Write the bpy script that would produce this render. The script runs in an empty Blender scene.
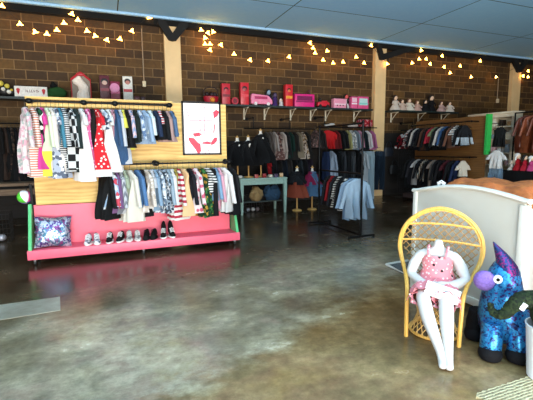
import bpy, bmesh, math, random
from mathutils import Vector, Matrix, Euler
PI = math.pi
scene = bpy.context.scene
COL = scene.collection
rnd = random.Random(11)

# ------------------------------------------------------------------ camera
F = 395.0; PSI = math.atan(395/984); PIT = math.atan(52/395); ROLL = 0.008; H = 1.55
FW = Vector((math.sin(PSI)*math.cos(PIT), math.cos(PSI)*math.cos(PIT), -math.sin(PIT)))
R0 = Vector((math.cos(PSI), -math.sin(PSI), 0)); U0 = R0.cross(FW)
RR = math.cos(ROLL)*R0 - math.sin(ROLL)*U0; UU = math.sin(ROLL)*R0 + math.cos(ROLL)*U0
cd = bpy.data.cameras.new('camera'); cd.sensor_width = 36; cd.lens = 36*F/533; cd.clip_start = .02
cam = bpy.data.objects.new('camera', cd); COL.objects.link(cam); scene.camera = cam
m = Matrix((RR, UU, -FW)).transposed().to_4x4(); m.translation = Vector((0, 0, H)); cam.matrix_world = m

def ray(x, y): return FW*F + RR*(x-266.5) + UU*(200-y)
def onY(x, y, Y): d = ray(x, y); return Vector((0, 0, H)) + d*(Y/d.y)
def onX(x, y, X): d = ray(x, y); return Vector((0, 0, H)) + d*(X/d.x)
def onZ(x, y, Z=0.): d = ray(x, y); return Vector((0, 0, H)) + d*((Z-H)/d.z)

# ------------------------------------------------------------------ materials
def rgb(h):
    if not isinstance(h, str): return (*h, 1)
    h = h.lstrip('#'); v = [int(h[i:i+2], 16)/255 for i in (0, 2, 4)]
    return tuple((c/12.92 if c <= .04045 else ((c+.055)/1.055)**2.4) for c in v) + (1,)
_M = {}
def new_mat(name):
    mt = bpy.data.materials.new(name); mt.use_nodes = True
    nt = mt.node_tree; b = nt.nodes['Principled BSDF']
    return mt, nt, b
def N(nt, t, **kw):
    n = nt.nodes.new(t)
    for k, v in kw.items():
        if hasattr(n, k): setattr(n, k, v)
        else: n.inputs[k.replace('_', ' ')].default_value = v
    return n
def ramp(nt, fac, stops, interp='LINEAR'):
    r = nt.nodes.new('ShaderNodeValToRGB'); r.color_ramp.interpolation = interp
    e = r.color_ramp.elements
    while len(e) < len(stops): e.new(.5)
    for el, (p, c) in zip(e, stops): el.position = p; el.color = rgb(c)
    nt.links.new(fac, r.inputs['Fac']); return r.outputs['Color']
def mix(nt, fac, a, b, mode='MIX'):
    n = nt.nodes.new('ShaderNodeMix'); n.data_type = 'RGBA'; n.blend_type = mode
    for s, v in ((n.inputs[0], fac), (n.inputs[6], a), (n.inputs[7], b)):
        if hasattr(v, 'is_output'): nt.links.new(v, s)
        elif isinstance(v, (int, float)): s.default_value = v
        else: s.default_value = rgb(v)
    return n.outputs[2]
def coords(nt, scale=(1, 1, 1), rot=(0, 0, 0), loc=(0, 0, 0)):
    tc = nt.nodes.new('ShaderNodeTexCoord'); mp = nt.nodes.new('ShaderNodeMapping')
    mp.inputs['Scale'].default_value = scale; mp.inputs['Rotation'].default_value = rot; mp.inputs['Location'].default_value = loc
    nt.links.new(tc.outputs['Object'], mp.inputs['Vector']); return mp.outputs['Vector']
def noise(nt, vec, scale, detail=3, rough=.55):
    n = nt.nodes.new('ShaderNodeTexNoise'); n.inputs['Scale'].default_value = scale
    n.inputs['Detail'].default_value = detail; n.inputs['Roughness'].default_value = rough
    nt.links.new(vec, n.inputs['Vector']); return n.outputs['Fac']
def bump(nt, b, h, strength=.2, dist=.01):
    n = nt.nodes.new('ShaderNodeBump'); n.inputs['Strength'].default_value = strength; n.inputs['Distance'].default_value = dist
    nt.links.new(h, n.inputs['Height']); nt.links.new(n.outputs['Normal'], b.inputs['Normal'])

def M(c, rough=.6, metal=0, var=.12, sc=25, emit=0):
    key = ('p', c, rough, metal, var, emit)
    if key in _M: return _M[key]
    mt, nt, b = new_mat('paint_'+c.strip('#')); v = coords(nt)
    f = noise(nt, v, sc)
    r, g, bl, _ = rgb(c)
    lo = tuple(x*(1-var) for x in (r, g, bl)); hi = tuple(min(1, x*(1+var)) for x in (r, g, bl))
    nt.links.new(ramp(nt, f, [(.3, lo), (.7, hi)]), b.inputs['Base Color'])
    b.inputs['Roughness'].default_value = rough; b.inputs['Metallic'].default_value = metal
    if emit:
        b.inputs['Emission Color'].default_value = rgb(c); b.inputs['Emission Strength'].default_value = emit
    _M[key] = mt; return mt

def C(pat, a, b2='#101010', c3='#ffffff', s=1.0):
    """cloth material with a woven surface: plain, stripes, vstripes, dots, check, floral, denim, block"""
    key = ('c', pat, a, b2, c3, s)
    if key in _M: return _M[key]
    mt, nt, b = new_mat('cloth_'+pat); v = coords(nt); out = None
    if pat == 'plain':
        out = mix(nt, noise(nt, v, 9), mix(nt, .14, a, '#000000'), a)
    elif pat == 'denim':
        out = mix(nt, noise(nt, v, 60), a, b2)
    elif pat in ('stripes', 'vstripes'):
        w = nt.nodes.new('ShaderNodeTexWave'); w.bands_direction = 'Z' if pat == 'stripes' else 'Y'
        w.inputs['Scale'].default_value = 5*s; w.inputs['Distortion'].default_value = .4
        nt.links.new(v, w.inputs['Vector']); out = ramp(nt, w.outputs['Fac'], [(0, a), (.5, b2)], 'CONSTANT')
    elif pat == 'dots':
        w = nt.nodes.new('ShaderNodeTexVoronoi'); w.inputs['Scale'].default_value = 22*s; nt.links.new(v, w.inputs['Vector'])
        out = ramp(nt, w.outputs['Distance'], [(0, b2), (.33, a)], 'CONSTANT')
    elif pat == 'check':
        w = nt.nodes.new('ShaderNodeTexChecker'); w.inputs['Scale'].default_value = 12*s
        w.inputs['Color1'].default_value = rgb(a); w.inputs['Color2'].default_value = rgb(b2)
        nt.links.new(v, w.inputs['Vector']); out = w.outputs['Color']
    elif pat == 'floral':
        w = nt.nodes.new('ShaderNodeTexVoronoi'); w.inputs['Scale'].default_value = 26*s; nt.links.new(v, w.inputs['Vector'])
        sp = nt.nodes.new('ShaderNodeSeparateColor'); nt.links.new(w.outputs['Color'], sp.inputs[0])
        out = ramp(nt, sp.outputs[0], [(0, a), (.5, b2), (.78, c3)], 'CONSTANT')
    elif pat == 'block':      # two colours, upper and lower halves
        sp = nt.nodes.new('ShaderNodeSeparateXYZ'); nt.links.new(v, sp.inputs[0])
        ma = nt.nodes.new('ShaderNodeMath'); ma.operation = 'MULTIPLY_ADD'; ma.inputs[1].default_value = -1; ma.inputs[2].default_value = 0
        nt.links.new(sp.outputs['Z'], ma.inputs[0])
        out = ramp(nt, ma.outputs[0], [(0, a), (s, b2)], 'CONSTANT')
    elif pat == 'dotblock':
        w = nt.nodes.new('ShaderNodeTexVoronoi'); w.inputs['Scale'].default_value = 20; nt.links.new(v, w.inputs['Vector'])
        d = ramp(nt, w.outputs['Distance'], [(0, b2), (.3, a)], 'CONSTANT')
        sp = nt.nodes.new('ShaderNodeSeparateXYZ'); nt.links.new(v, sp.inputs[0])
        gt = nt.nodes.new('ShaderNodeMath'); gt.operation = 'LESS_THAN'; gt.inputs[1].default_value = -s; nt.links.new(sp.outputs['Z'], gt.inputs[0])
        out = mix(nt, gt.outputs[0], d, c3)
    out = mix(nt, 1, out, '#e2e0de', 'MULTIPLY'); nt.links.new(out, b.inputs['Base Color'])
    b.inputs['Roughness'].default_value = .85; b.inputs['Specular IOR Level'].default_value = .25
    bump(nt, b, noise(nt, v, 90), .15, .003)
    _M[key] = mt; return mt

def wood(c1, c2, rough=.5, axis=0, sc=1.0):
    key = ('w', c1, c2, axis, sc)
    if key in _M: return _M[key]
    mt, nt, b = new_mat('wood'); s = [7*sc, 7*sc, 7*sc]; s[axis] = 1.3*sc
    v = coords(nt, s); n1 = noise(nt, v, 2.2, 5, .6)
    w = nt.nodes.new('ShaderNodeTexWave'); w.inputs['Scale'].default_value = .8; w.inputs['Distortion'].default_value = 9; w.inputs['Detail'].default_value = 3
    w.bands_direction = 'Z' if axis != 2 else 'X'; nt.links.new(v, w.inputs['Vector'])
    f = mix(nt, .22, n1, w.outputs['Fac'])
    nt.links.new(ramp(nt, f, [(.25, c2), (.7, c1)]), b.inputs['Base Color']); b.inputs['Roughness'].default_value = rough
    _M[key] = mt; return mt

def mat_brick():
    mt, nt, b = new_mat('brown_block_wall')
    tc = nt.nodes.new('ShaderNodeTexCoord'); sp = nt.nodes.new('ShaderNodeSeparateXYZ'); cb = nt.nodes.new('ShaderNodeCombineXYZ')
    nt.links.new(tc.outputs['Object'], sp.inputs[0])
    ad = nt.nodes.new('ShaderNodeMath'); ad.operation = 'ADD'
    nt.links.new(sp.outputs['X'], ad.inputs[0]); nt.links.new(sp.outputs['Y'], ad.inputs[1])
    nt.links.new(ad.outputs[0], cb.inputs['X']); nt.links.new(sp.outputs['Z'], cb.inputs['Y'])
    br = nt.nodes.new('ShaderNodeTexBrick'); nt.links.new(cb.outputs[0], br.inputs['Vector'])
    br.inputs['Scale'].default_value = 1; br.inputs['Brick Width'].default_value = .425; br.inputs['Row Height'].default_value = .208
    br.inputs['Mortar Size'].default_value = .010; br.inputs['Mortar Smooth'].default_value = .3; br.inputs['Bias'].default_value = -.1
    br.inputs['Color1'].default_value = rgb('#422a0b'); br.inputs['Color2'].default_value = rgb('#6e4c1c'); br.inputs['Mortar'].default_value = rgb('#8a6a40')
    f = noise(nt, cb.outputs[0], 14, 4); g = noise(nt, cb.outputs[0], 1.1, 2)
    c = mix(nt, .35, br.outputs['Color'], ramp(nt, f, [(.3, '#444444'), (.75, '#d0d0d0')]), 'OVERLAY')
    c = mix(nt, .35, c, ramp(nt, g, [(.3, '#555555'), (.7, '#c0c0c0')]), 'OVERLAY')
    nt.links.new(c, b.inputs['Base Color']); b.inputs['Roughness'].default_value = .8
    bump(nt, b, br.outputs['Fac'], -.6, .01)
    return mt

def mat_floor():
    mt, nt, b = new_mat('stained_polished_concrete'); v = coords(nt)
    n1 = noise(nt, v, .5, 5, .6); n2 = noise(nt, coords(nt, (1, 1.5, 1), (0, 0, .35)), 1.6, 9, .68); n3 = noise(nt, v, 11, 7, .75)
    base = ramp(nt, n1, [(.32, '#8c7852'), (.45, '#b0a284'), (.58, '#d2c8b0'), (.7, '#baa880')])
    c = mix(nt, .6, base, ramp(nt, n2, [(.34, '#2a2620'), (.5, '#7c7b78'), (.66, '#c9c7c0')]), 'OVERLAY')
    c = mix(nt, .5, c, ramp(nt, n3, [(.32, '#3c3a38'), (.68, '#b4b4b2')]), 'OVERLAY')
    sc_ = noise(nt, coords(nt, (1, 9, 1), (0, 0, .25)), 3.5, 6, .8)       # scuffs and scratches
    c = mix(nt, .6, c, ramp(nt, sc_, [(.24, '#4a443c'), (.31, '#ffffff')]), 'MULTIPLY')
    # olive-tan oil stain with a broken edge, nearest the camera
    sp = nt.nodes.new('ShaderNodeSeparateXYZ'); nt.links.new(v, sp.inputs[0])
    q = nt.nodes.new('ShaderNodeMath'); q.operation = 'MULTIPLY_ADD'; q.inputs[1].default_value = -.45; nt.links.new(sp.outputs['X'], q.inputs[0]); nt.links.new(sp.outputs['Y'], q.inputs[2])
    w = nt.nodes.new('ShaderNodeMath'); w.operation = 'MULTIPLY_ADD'; w.inputs[1].default_value = 1.3; nt.links.new(n2, w.inputs[0]); nt.links.new(q.outputs[0], w.inputs[2])
    st = ramp(nt, w.outputs[0], [(.0, '#ffffff'), (1, '#ffffff')])
    mr = nt.nodes.new('ShaderNodeMapRange'); mr.inputs['From Min'].default_value = 2.75; mr.inputs['From Max'].default_value = 3.05; mr.inputs['To Min'].default_value = .75; mr.inputs['To Max'].default_value = 0; nt.links.new(w.outputs[0], mr.inputs['Value'])
    c = mix(nt, mr.outputs[0], c, mix(nt, .8, c, '#a5823c', 'OVERLAY'))
    # browner zone towards the racks: light falloff painted into the floor colour
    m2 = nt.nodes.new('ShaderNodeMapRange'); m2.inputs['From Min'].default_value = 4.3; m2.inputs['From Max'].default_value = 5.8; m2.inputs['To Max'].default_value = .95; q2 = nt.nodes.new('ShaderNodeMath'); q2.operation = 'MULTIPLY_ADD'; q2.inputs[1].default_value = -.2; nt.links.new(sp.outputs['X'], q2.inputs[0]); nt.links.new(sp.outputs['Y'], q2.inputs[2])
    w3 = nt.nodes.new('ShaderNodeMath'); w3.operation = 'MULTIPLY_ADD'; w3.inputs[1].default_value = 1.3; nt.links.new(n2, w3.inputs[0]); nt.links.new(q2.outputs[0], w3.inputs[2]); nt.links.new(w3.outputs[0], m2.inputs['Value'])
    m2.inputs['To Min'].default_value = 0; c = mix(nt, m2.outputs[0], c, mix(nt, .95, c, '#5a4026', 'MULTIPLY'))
    nt.links.new(c, b.inputs['Base Color'])
    nt.links.new(ramp(nt, n2, [(.3, (.13, .13, .13)), (.7, (.30, .30, .30))]), b.inputs['Roughness'])
    b.inputs['Specular IOR Level'].default_value = .3; bump(nt, b, n3, .05, .004)
    return mt

def mat_ceiling():
    mt, nt, b = new_mat('blue_painted_ceiling_board'); v = coords(nt, loc=(-.42, .7-.02, 0))
    br = nt.nodes.new('ShaderNodeTexBrick'); nt.links.new(v, br.inputs['Vector']); br.offset = 0
    br.inputs['Scale'].default_value = 1; br.inputs['Brick Width'].default_value = 3.68; br.inputs['Row Height'].default_value = 1.83
    br.inputs['Mortar Size'].default_value = .012; br.inputs['Mortar Smooth'].default_value = 0
    br.inputs['Color1'].default_value = rgb('#a2d4f6'); br.inputs['Color2'].default_value = rgb('#aadaf8'); br.inputs['Mortar'].default_value = rgb('#26343c')
    n = noise(nt, v, 7, 6, .7)
    nt.links.new(mix(nt, .35, br.outputs['Color'], ramp(nt, n, [(.3, '#6a6a6a'), (.7, '#989898')]), 'OVERLAY'), b.inputs['Base Color'])
    b.inputs['Roughness'].default_value = .85; bump(nt, b, n, .15, .01)
    return mt

def mat_sequin(cols, sc=95, name='sequins'):
    mt, nt, b = new_mat(name); v = coords(nt)
    w = nt.nodes.new('ShaderNodeTexVoronoi'); w.inputs['Scale'].default_value = sc; nt.links.new(v, w.inputs['Vector'])
    sp = nt.nodes.new('ShaderNodeSeparateColor'); nt.links.new(w.outputs['Color'], sp.inputs[0])
    big = noise(nt, v, 13, 3)
    f = mix(nt, .2, big, sp.outputs[0])
    nt.links.new(ramp(nt, f, cols, 'CONSTANT'), b.inputs['Base Color'])
    b.inputs['Metallic'].default_value = .55
    b.inputs['Roughness'].default_value = .3
    nm = nt.nodes.new('ShaderNodeBump'); nm.inputs['Strength'].default_value = .9; nm.inputs['Distance'].default_value = .006
    nt.links.new(sp.outputs[1], nm.inputs['Height']); nt.links.new(nm.outputs['Normal'], b.inputs['Normal'])
    return mt

BLACK = M('#0c0c0d', .4, .6); WHITE = M('#e9e7e2', .5); PLY = wood('#dcb868', '#b98a3c', .55)
PIPE = M('#111112', .45, .7); CREAM = M('#e6d8bd', .6, 0, .05)

# ------------------------------------------------------------------ mesh helpers
def box(bm, c, s, rot=None, bev=0):
    mt = Matrix.Translation(Vector(c))
    if rot is not None: mt = mt @ (rot.to_matrix().to_4x4() if isinstance(rot, Euler) else Matrix.Rotation(rot, 4, 'Z'))
    r = bmesh.ops.create_cube(bm, size=1, matrix=mt @ Matrix.Diagonal((*s, 1)))
    if bev:
        es = list({e for v in r['verts'] for e in v.link_edges})
        bmesh.ops.bevel(bm, geom=es, offset=bev, segments=2, affect='EDGES', profile=.5)
def cyl(bm, p, q, r, r2=None, seg=12):
    p, q = Vector(p), Vector(q); d = q-p
    mt = Matrix.Translation((p+q)/2) @ d.to_track_quat('Z', 'Y').to_matrix().to_4x4()
    bmesh.ops.create_cone(bm, cap_ends=True, segments=seg, radius1=r, radius2=r if r2 is None else r2, depth=d.length, matrix=mt)
def ball(bm, c, r, s=(1, 1, 1), seg=16, rot=None):
    mt = Matrix.Translation(Vector(c))
    if rot: mt = mt @ rot.to_matrix().to_4x4()
    bmesh.ops.create_uvsphere(bm, u_segments=seg, v_segments=max(6, seg*2//3), radius=r, matrix=mt @ Matrix.Diagonal((*s, 1)))
def loft(bm, rings, caps=True, closed=True):
    vs = [[bm.verts.new(p) for p in r] for r in rings]
    n = len(vs[0])
    for a, b in zip(vs, vs[1:]):
        for i in range(n if closed else n-1):
            j = (i+1) % n; bm.faces.new((a[i], a[j], b[j], b[i]))
    if caps:
        bm.faces.new(vs[0][::-1]); bm.faces.new(vs[-1])
def tube(bm, pts, r, seg=6, closed=False):
    pts = [Vector(p) for p in pts]; n = len(pts); rings = []
    up = Vector((0.03, .02, 1)).normalized(); prev = None
    for i, p in enumerate(pts):
        a = pts[(i-1) % n] if (closed or i > 0) else p; b = pts[(i+1) % n] if (closed or i < n-1) else p
        t = (b-a).normalized()
        if prev is None:
            x = t.cross(up)
            if x.length < .05: x = t.cross(Vector((1, 0, 0)))
            x.normalize()
        else:
            x = (prev - t*prev.dot(t)).normalized()
        y = t.cross(x); prev = x
        rad = r(i/(n-1 if n > 1 else 1)) if callable(r) else r
        rings.append([p + x*rad*math.cos(2*PI*k/seg) + y*rad*math.sin(2*PI*k/seg) for k in range(seg)])
    if closed: rings.append(rings[0][:])
    loft(bm, rings, caps=not closed)
def smoothpath(pts, n=8):
    pts = [Vector(p) for p in pts]; P = [pts[0]*2-pts[1]] + pts + [pts[-1]*2-pts[-2]]; out = []
    for i in range(1, len(P)-2):
        a, b, c, d = P[i-1:i+3]
        for k in range(n):
            t = k/n; out.append(.5*((2*b)+(c-a)*t+(2*a-5*b+4*c-d)*t*t+(3*b-a-3*c+d)*t**3))
    out.append(pts[-1]); return out
def obj(name, bm, mat, parent=None, smooth=True, loc=None):
    bmesh.ops.recalc_face_normals(bm, faces=bm.faces)
    me = bpy.data.meshes.new(name); bm.to_mesh(me); bm.free()
    if smooth:
        me.polygons.foreach_set('use_smooth', [True]*len(me.polygons))
        me.set_sharp_from_angle(angle=math.radians(38))
    for mm in (mat if isinstance(mat, (list, tuple)) else [mat]): me.materials.append(mm)
    o = bpy.data.objects.new(name, me); COL.objects.link(o)
    if parent: o.parent = parent
    if loc is not None: o.location = loc
    return o
def B(): return bmesh.new()
LABELS = {}
def tag(o, label, cat, group=None):
    o['label'] = label; o['category'] = cat
    if group: o['group'] = group
    return o
def thing(name, label, cat, loc=(0, 0, 0), rz=0, group=None):
    o = bpy.data.objects.new(name, None); COL.objects.link(o); o.location = loc; o.rotation_euler = (0, 0, rz)
    return tag(o, label, cat, group)
def struct(name, bm, mat, smooth=False):
    o = obj(name, bm, mat, smooth=smooth); o['kind'] = 'structure'; return o
def bx(name, c, s, mat, parent=None, rot=None, bev=0):
    bm = B(); box(bm, c, s, rot, bev); return obj(name, bm, mat, parent)
def copy_tree(o, parent=None):
    c = o.copy(); COL.objects.link(c); c.parent = parent
    for ch in list(o.children): copy_tree(ch, c)
    return c

# ------------------------------------------------------------------ room shell
WY = 10.5; CZ = 4.72
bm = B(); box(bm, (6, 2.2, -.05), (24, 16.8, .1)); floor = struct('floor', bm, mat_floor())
BRICK = mat_brick()
bm = B(); box(bm, (6, WY+.1, 2.4), (24, .2, 4.8)); struct('wall_back', bm, BRICK)
bm = B(); box(bm, (-5.1, 7.75, 2.4), (.2, 5.5, 4.8)); struct('wall_left', bm, BRICK)
bm = B(); box(bm, (17.6, 2.2, 2.4), (.2, 16.8, 4.8)); struct('wall_right', bm, BRICK)
bm = B(); box(bm, (6, 2.05, CZ+.1), (24, 16.5, .2)); struct('ceiling', bm, mat_ceiling())
bm = B(); box(bm, (6, 10.26, CZ+.0), (24, .08, .10)); struct('trim_1', bm, M('#a6cfec', .8))          # pale fascia strip at the ceiling edge
bm = B(); box(bm, (6, 10.41, 4.64), (24, .18, .20)); struct('trim_2', bm, M('#050505', .95))             # dark ledger beam
for i, (x, w) in enumerate(((1.67, .40), (7.98, .40), (14.02, .42))):
    bm = B(); box(bm, (x, 10.42, 2.3), (w, .16, 4.6), bev=.01); struct('trim_%d' % (i+3), bm, M('#e8c48e', .6, 0, .06, 3))
DARKW = M('#0b0908', .8)
for x in (1.67, 7.98, 14.02):        # knee braces
    t = thing('knee_brace', 'dark timber knee brace at the top of the %s cream pilaster' % {1.67: 'left', 7.98: 'middle', 14.02: 'far right'}[x], 'brace', (x, 10.3, 4.2))
    arms = {1.67: ((-.34, .42), (.38, .42)), 7.98: ((1.15, .42), (-.2, .40)), 14.02: ((-.36, .42), (.36, .42))}[x]
    for ax_, az in arms:
        bm = B(); s = 1 if ax_ > 0 else -1
        pr = [(0, -.02), (s*.09, .0), (ax_, az-.07), (ax_, az+.02), (ax_-s*min(.25, abs(ax_)*.5), az+.02), (0, .16)]
        loft(bm, [[(q[0], -.07, q[1]) for q in pr], [(q[0], .05, q[1]) for q in pr]]); obj('strut', bm, DARKW, t, False)
# dark slatted panels behind the racks, added to paint shade on the lower wall
SHADE_SLAT = M('#1c140e', .75, 0, .2)
def shade_panel(x0, x1, z1, n):
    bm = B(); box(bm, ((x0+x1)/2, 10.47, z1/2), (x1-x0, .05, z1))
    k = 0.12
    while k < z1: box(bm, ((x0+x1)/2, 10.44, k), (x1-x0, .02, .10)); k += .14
    struct('trim_%d' % n, bm, SHADE_SLAT)
shade_panel(1.9, 7.75, 1.75, 6); shade_panel(8.2, 13.8, 1.95, 7); shade_panel(-5, 1.45, .95, 8)
# paler patch of concrete (left foreground) with a dark joint along it
bm = B(); p = [onZ(-14, 307), onZ(60, 297), onZ(60.5, 310.5), onZ(-14, 322.5)]
vs = [bm.verts.new((q.x, q.y, .004)) for q in p]; bm.faces.new(vs)
r = bmesh.ops.extrude_face_region(bm, geom=bm.faces[:]); bmesh.ops.translate(bm, verts=[g for g in r['geom'] if isinstance(g, bmesh.types.BMVert)], vec=(0, 0, -.004))
def mat_patch():
    mt, nt, b = new_mat('pale_concrete'); v = coords(nt)
    nt.links.new(ramp(nt, noise(nt, v, 3, 6, .7), [(.3, '#7d7564'), (.7, '#aaa594')]), b.inputs['Base Color']); b.inputs['Specular IOR Level'].default_value = .3; b.inputs['Roughness'].default_value = .45; return mt
struct('trim_9', bm, mat_patch())
# electrical conduits on the wall
for k, (px, y0, y1) in enumerate(((141, 18, 84), (498.5, 78, 101))):
    a = onY(px, y0, 10.46); b_ = onY(px, y1, 10.46)
    t = thing('electrical_conduit', ['pale electrical conduit running down the left brick bay to an outlet box', 'pale electrical conduit and box on the brick left of the far right pilaster'][k], 'conduit', (a.x, 10.46, b_.z))
    hgt = min(a.z, 4.45)-b_.z
    bm = B(); cyl(bm, (0, 0, .05), (0, 0, hgt), .014); obj('pipe', bm, M('#9c8468', .5), t)
    bm = B(); box(bm, (0, -.02, 0), (.085, .07, .14), bev=.01); obj('outlet_box', bm, M('#d9c7a4', .5), t)

# ------------------------------------------------------------------ string lights
BULB = M('#ffb24c', .5, emit=30); CORD = M('#2b2018', .7)
def string_lights(label, pts, Yb=10.28):
    W = [onY(x, y, Yb) for x, y in pts]
    t = thing('string_lights', label, 'string lights', W[0], 0, 'warm fairy light strings'); t.pop('group') if 0 else None
    o = W[0]; path = []
    for a, b in zip(W, W[1:]):
        L = (a-b).length
        for k in range(6):
            q = a.lerp(b, k/6); q = q + Vector((0, 0, .05 - .10*min(1, L)*math.sin(PI*k/6)*.6)); path.append(q-o)
    path.append(W[-1]-o+Vector((0, 0, .05)))
    bm = B(); tube(bm, path, .005, 5); obj('cord', bm, CORD, t)
    for w in W:
        bm = B(); an = rnd.uniform(-.5, .5); rot = Matrix.Rotation(an, 3, 'Y')
        p = w-o
        # small flower-shaped bulb: three petals and a throat
        cyl(bm, p+Vector((0, 0, .05)), p+Vector((0, 0, -.005)), .012, .03, 8)
        for q in range(3):
            a = an + PI/2 + q*2*PI/3
            tip = p + Vector((math.cos(a)*.07, -.012, math.sin(a)*.06))
            tube(bm, [p, p.lerp(tip, .5), tip], lambda u: .024*(1-u)+.006, 6)
        ob = obj('bulb', bm, BULB, t)
    return t
string_lights('warm string lights drooping across the left brick bay', [(2, 6), (20, 24), (35, 32), (47, 34), (57, 30), (64, 23), (72, 14)])
string_lights('warm string lights swagging from the peak to the left pilaster', [(78, 20), (87, 31), (95, 36), (107, 40), (120, 39), (132, 31), (149, 17.5)])
string_lights('bunched end of warm string lights just right of the left pilaster', [(201, 30), (208, 33), (213, 32), (205, 38), (205, 44), (210, 44), (210, 50)])
string_lights('long warm swag of string lights over the toy shelf', [(221, 45), (234, 54), (250, 60), (268, 61), (289, 57), (310, 43)])
string_lights('warm string lights zigzagging left of the middle pilaster', [(313, 48), (315, 53), (327, 51), (323, 60), (333, 63), (343, 62), (356, 57), (364, 63), (371, 45.5), (387, 64)])
string_lights('warm string lights zigzagging over the doll shelf', [(421, 50.5), (412, 63), (419, 59), (426, 59), (430, 64), (442, 56), (444, 67), (450, 73), (460, 66)])
string_lights('warm string lights trailing towards the far right pilaster', [(471, 77), (480, 61), (496, 77), (523, 64)])
string_lights('bunched warm string lights at the far right pilaster', [(523, 76), (528, 71), (528, 77)])

# ------------------------------------------------------------------ garments
def garment_bm(kind, L, W, T=.045, seed=0, N_=32):
    rr = random.Random(seed); bm = B(); ph = rr.uniform(0, 6); k1 = rr.choice((4, 5, 6, 7)); fold = rr.uniform(.5, .95)
    def ring(z, w, t, fr, yc=0):
        out = []
        for i in range(N_):
            a = 2*PI*i/N_; c, s = math.cos(a), math.sin(a)
            y = w*(abs(c)**.8)*(1 if c > 0 else -1); x = t*(abs(s)**.9)*(1 if s > 0 else -1)
            x += fr*t*fold*2*math.sin(k1*y/max(w, .01)*2+ph+z*2) ; y += fr*.012*math.sin(9*z+ph)
            out.append((x, y+yc, z))
        return out
    if kind == 'pants':
        rows = [(-.05, .13), (-.08, .15), (-.2, .16)]
        loft(bm, [ring(z, w, T*.8, .2) for z, w in rows])
        for s in (-1, 1):
            loft(bm, [ring(-.18, .085, T*.8, .2, s*.075), ring(-.5*L, .082, T*.8, .5, s*.08), ring(-L, .085, T*.8, .5, s*.085)])
        return bm
    if kind == 'skirt':
        rows = [(-.05, .13, .6), (-.07, .15, .8), (-.16, .17, 1), (-.16-(L-.16)*.5, W*.95, 1.2), (-L, W*1.1, 1.5)]
        loft(bm, [ring(z, w, T*t, .4) for z, w, t in rows]); return bm
    flare = {'dress': 1.25, 'tee': .92, 'shirt': .95, 'jacket': 1.0, 'tank': .95, 'sweater': 1.0, 'tunic': 1.1}[kind]
    sh = .14 if kind != 'tank' else .10
    rows = [(-.035, .05, .5), (-.05, .075, .8), (-.075, W*.62, .75), (-.105, W*.9, .6), (-sh, W*1.0, .6), (-.22, W*.88, .95)]
    for q in (.35, .5, .65, .8, .92, 1):
        z = -.22-(L-.22)*q; w = W*(.88 + (flare-.88)*q); rows.append((z, w, 1+.35*q))
    loft(bm, [ring(z, w, T*t, min(1, max(0, -(z+.12)*2.2))) for z, w, t in rows])
    sl = {'tee': .17, 'shirt': .44, 'jacket': .46, 'sweater': .46, 'dress': .14 if rr.random() < .6 else 0, 'tunic': .3}.get(kind, 0)*min(1, L/.6)
    if sl:
        for s in (-1, 1):
            rg = []; ang = .22 + rr.uniform(0, .12)
            for q in (0, .25, .5, .75, 1):
                cy_ = s*(W*.86 + .05*q + math.sin(ang)*sl*q*.5); cz = -.13 - sl*q*math.cos(ang)
                r1 = .055*(1-.28*q) if sl > .2 else .06
                rg.append([(T*.75*math.sin(2*PI*i/8)*(1-.15*q), cy_+r1*math.cos(2*PI*i/8), cz + (.03*math.cos(2*PI*i/8)*-s if q < .9 else 0)) for i in range(8)])
            loft(bm, rg)
    if kind == 'jacket':
        tube(bm, [(T*1.1, 0, -.08), (T*1.25, .01, -L*.5), (T*1.4, 0, -L)], .006, 4)
    return bm
HB = B(); tube(HB, [(0, math.sin(a)*.016, .052+math.cos(a)*.016) for a in [x*PI/6-1.2 for x in range(0, 8)]] + [(0, 0, .03), (0, 0, -.03)], .0028, 5)
for s in (-1, 1): tube(HB, [(0, 0, -.03), (0, s*.06, -.048), (0, s*.17, -.09)], .004, 5)
tube(HB, [(0, -.17, -.09), (0, .17, -.09)], .003, 5)
HM = bpy.data.meshes.new('hanger'); HB.to_mesh(HM); HB.free(); HM.materials.append(M('#15130f', .4))
NAMES = {'dress': 'dress', 'tee': 't_shirt', 'shirt': 'shirt', 'jacket': 'jacket', 'tank': 'tank_top', 'sweater': 'sweater', 'tunic': 'tunic', 'pants': 'trousers', 'skirt': 'skirt'}
CATS = {'dress': 'dress', 'tee': 't-shirt', 'shirt': 'shirt', 'jacket': 'jacket', 'tank': 'tank top', 'sweater': 'sweater', 'tunic': 'tunic', 'pants': 'trousers', 'skirt': 'skirt'}
gseed = [0]
def hang(kind, mat, L, W, loc, rz, label, group, hanger=True, T=.045):
    gseed[0] += 1
    o = obj(NAMES[kind], garment_bm(kind, L, W, T, gseed[0]), mat)
    o.location = (loc[0], loc[1], loc[2]-.05); o.rotation_euler = (0, 0, rz); tag(o, label, CATS[kind], group)
    if hanger:
        h = bpy.data.objects.new('hanger', HM); COL.objects.link(h); h.parent = o
    return o
def rail_of(rows, place, where, group, hanger=True, rz0=.3, jit=.05, T=.045, neigh=True):
    """rows: (px, bottom_y, kind, material, width, description[, yaw])"""
    n = len(rows)
    for i, rw in enumerate(rows):
        px, yb, kind, mat, W, desc = rw[:6]; yaw = rw[6]*(.8 if rw[6] < .9 else 1) if len(rw) > 6 else rz0 + rnd.uniform(-jit, jit)
        loc, L = place(px, yb)
        if neigh is True:
            if i == 0: lab = '%s at the left end of %s' % (desc, where)
            elif i == n-1: lab = '%s at the right end of %s' % (desc, where)
            else: lab = '%s on %s, right of the %s' % (desc, where, rows[i-1][5])
        else: lab = '%s on %s' % (desc, where)
        hang(kind, mat, L, W, loc, yaw, lab, group, hanger, T)

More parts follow.
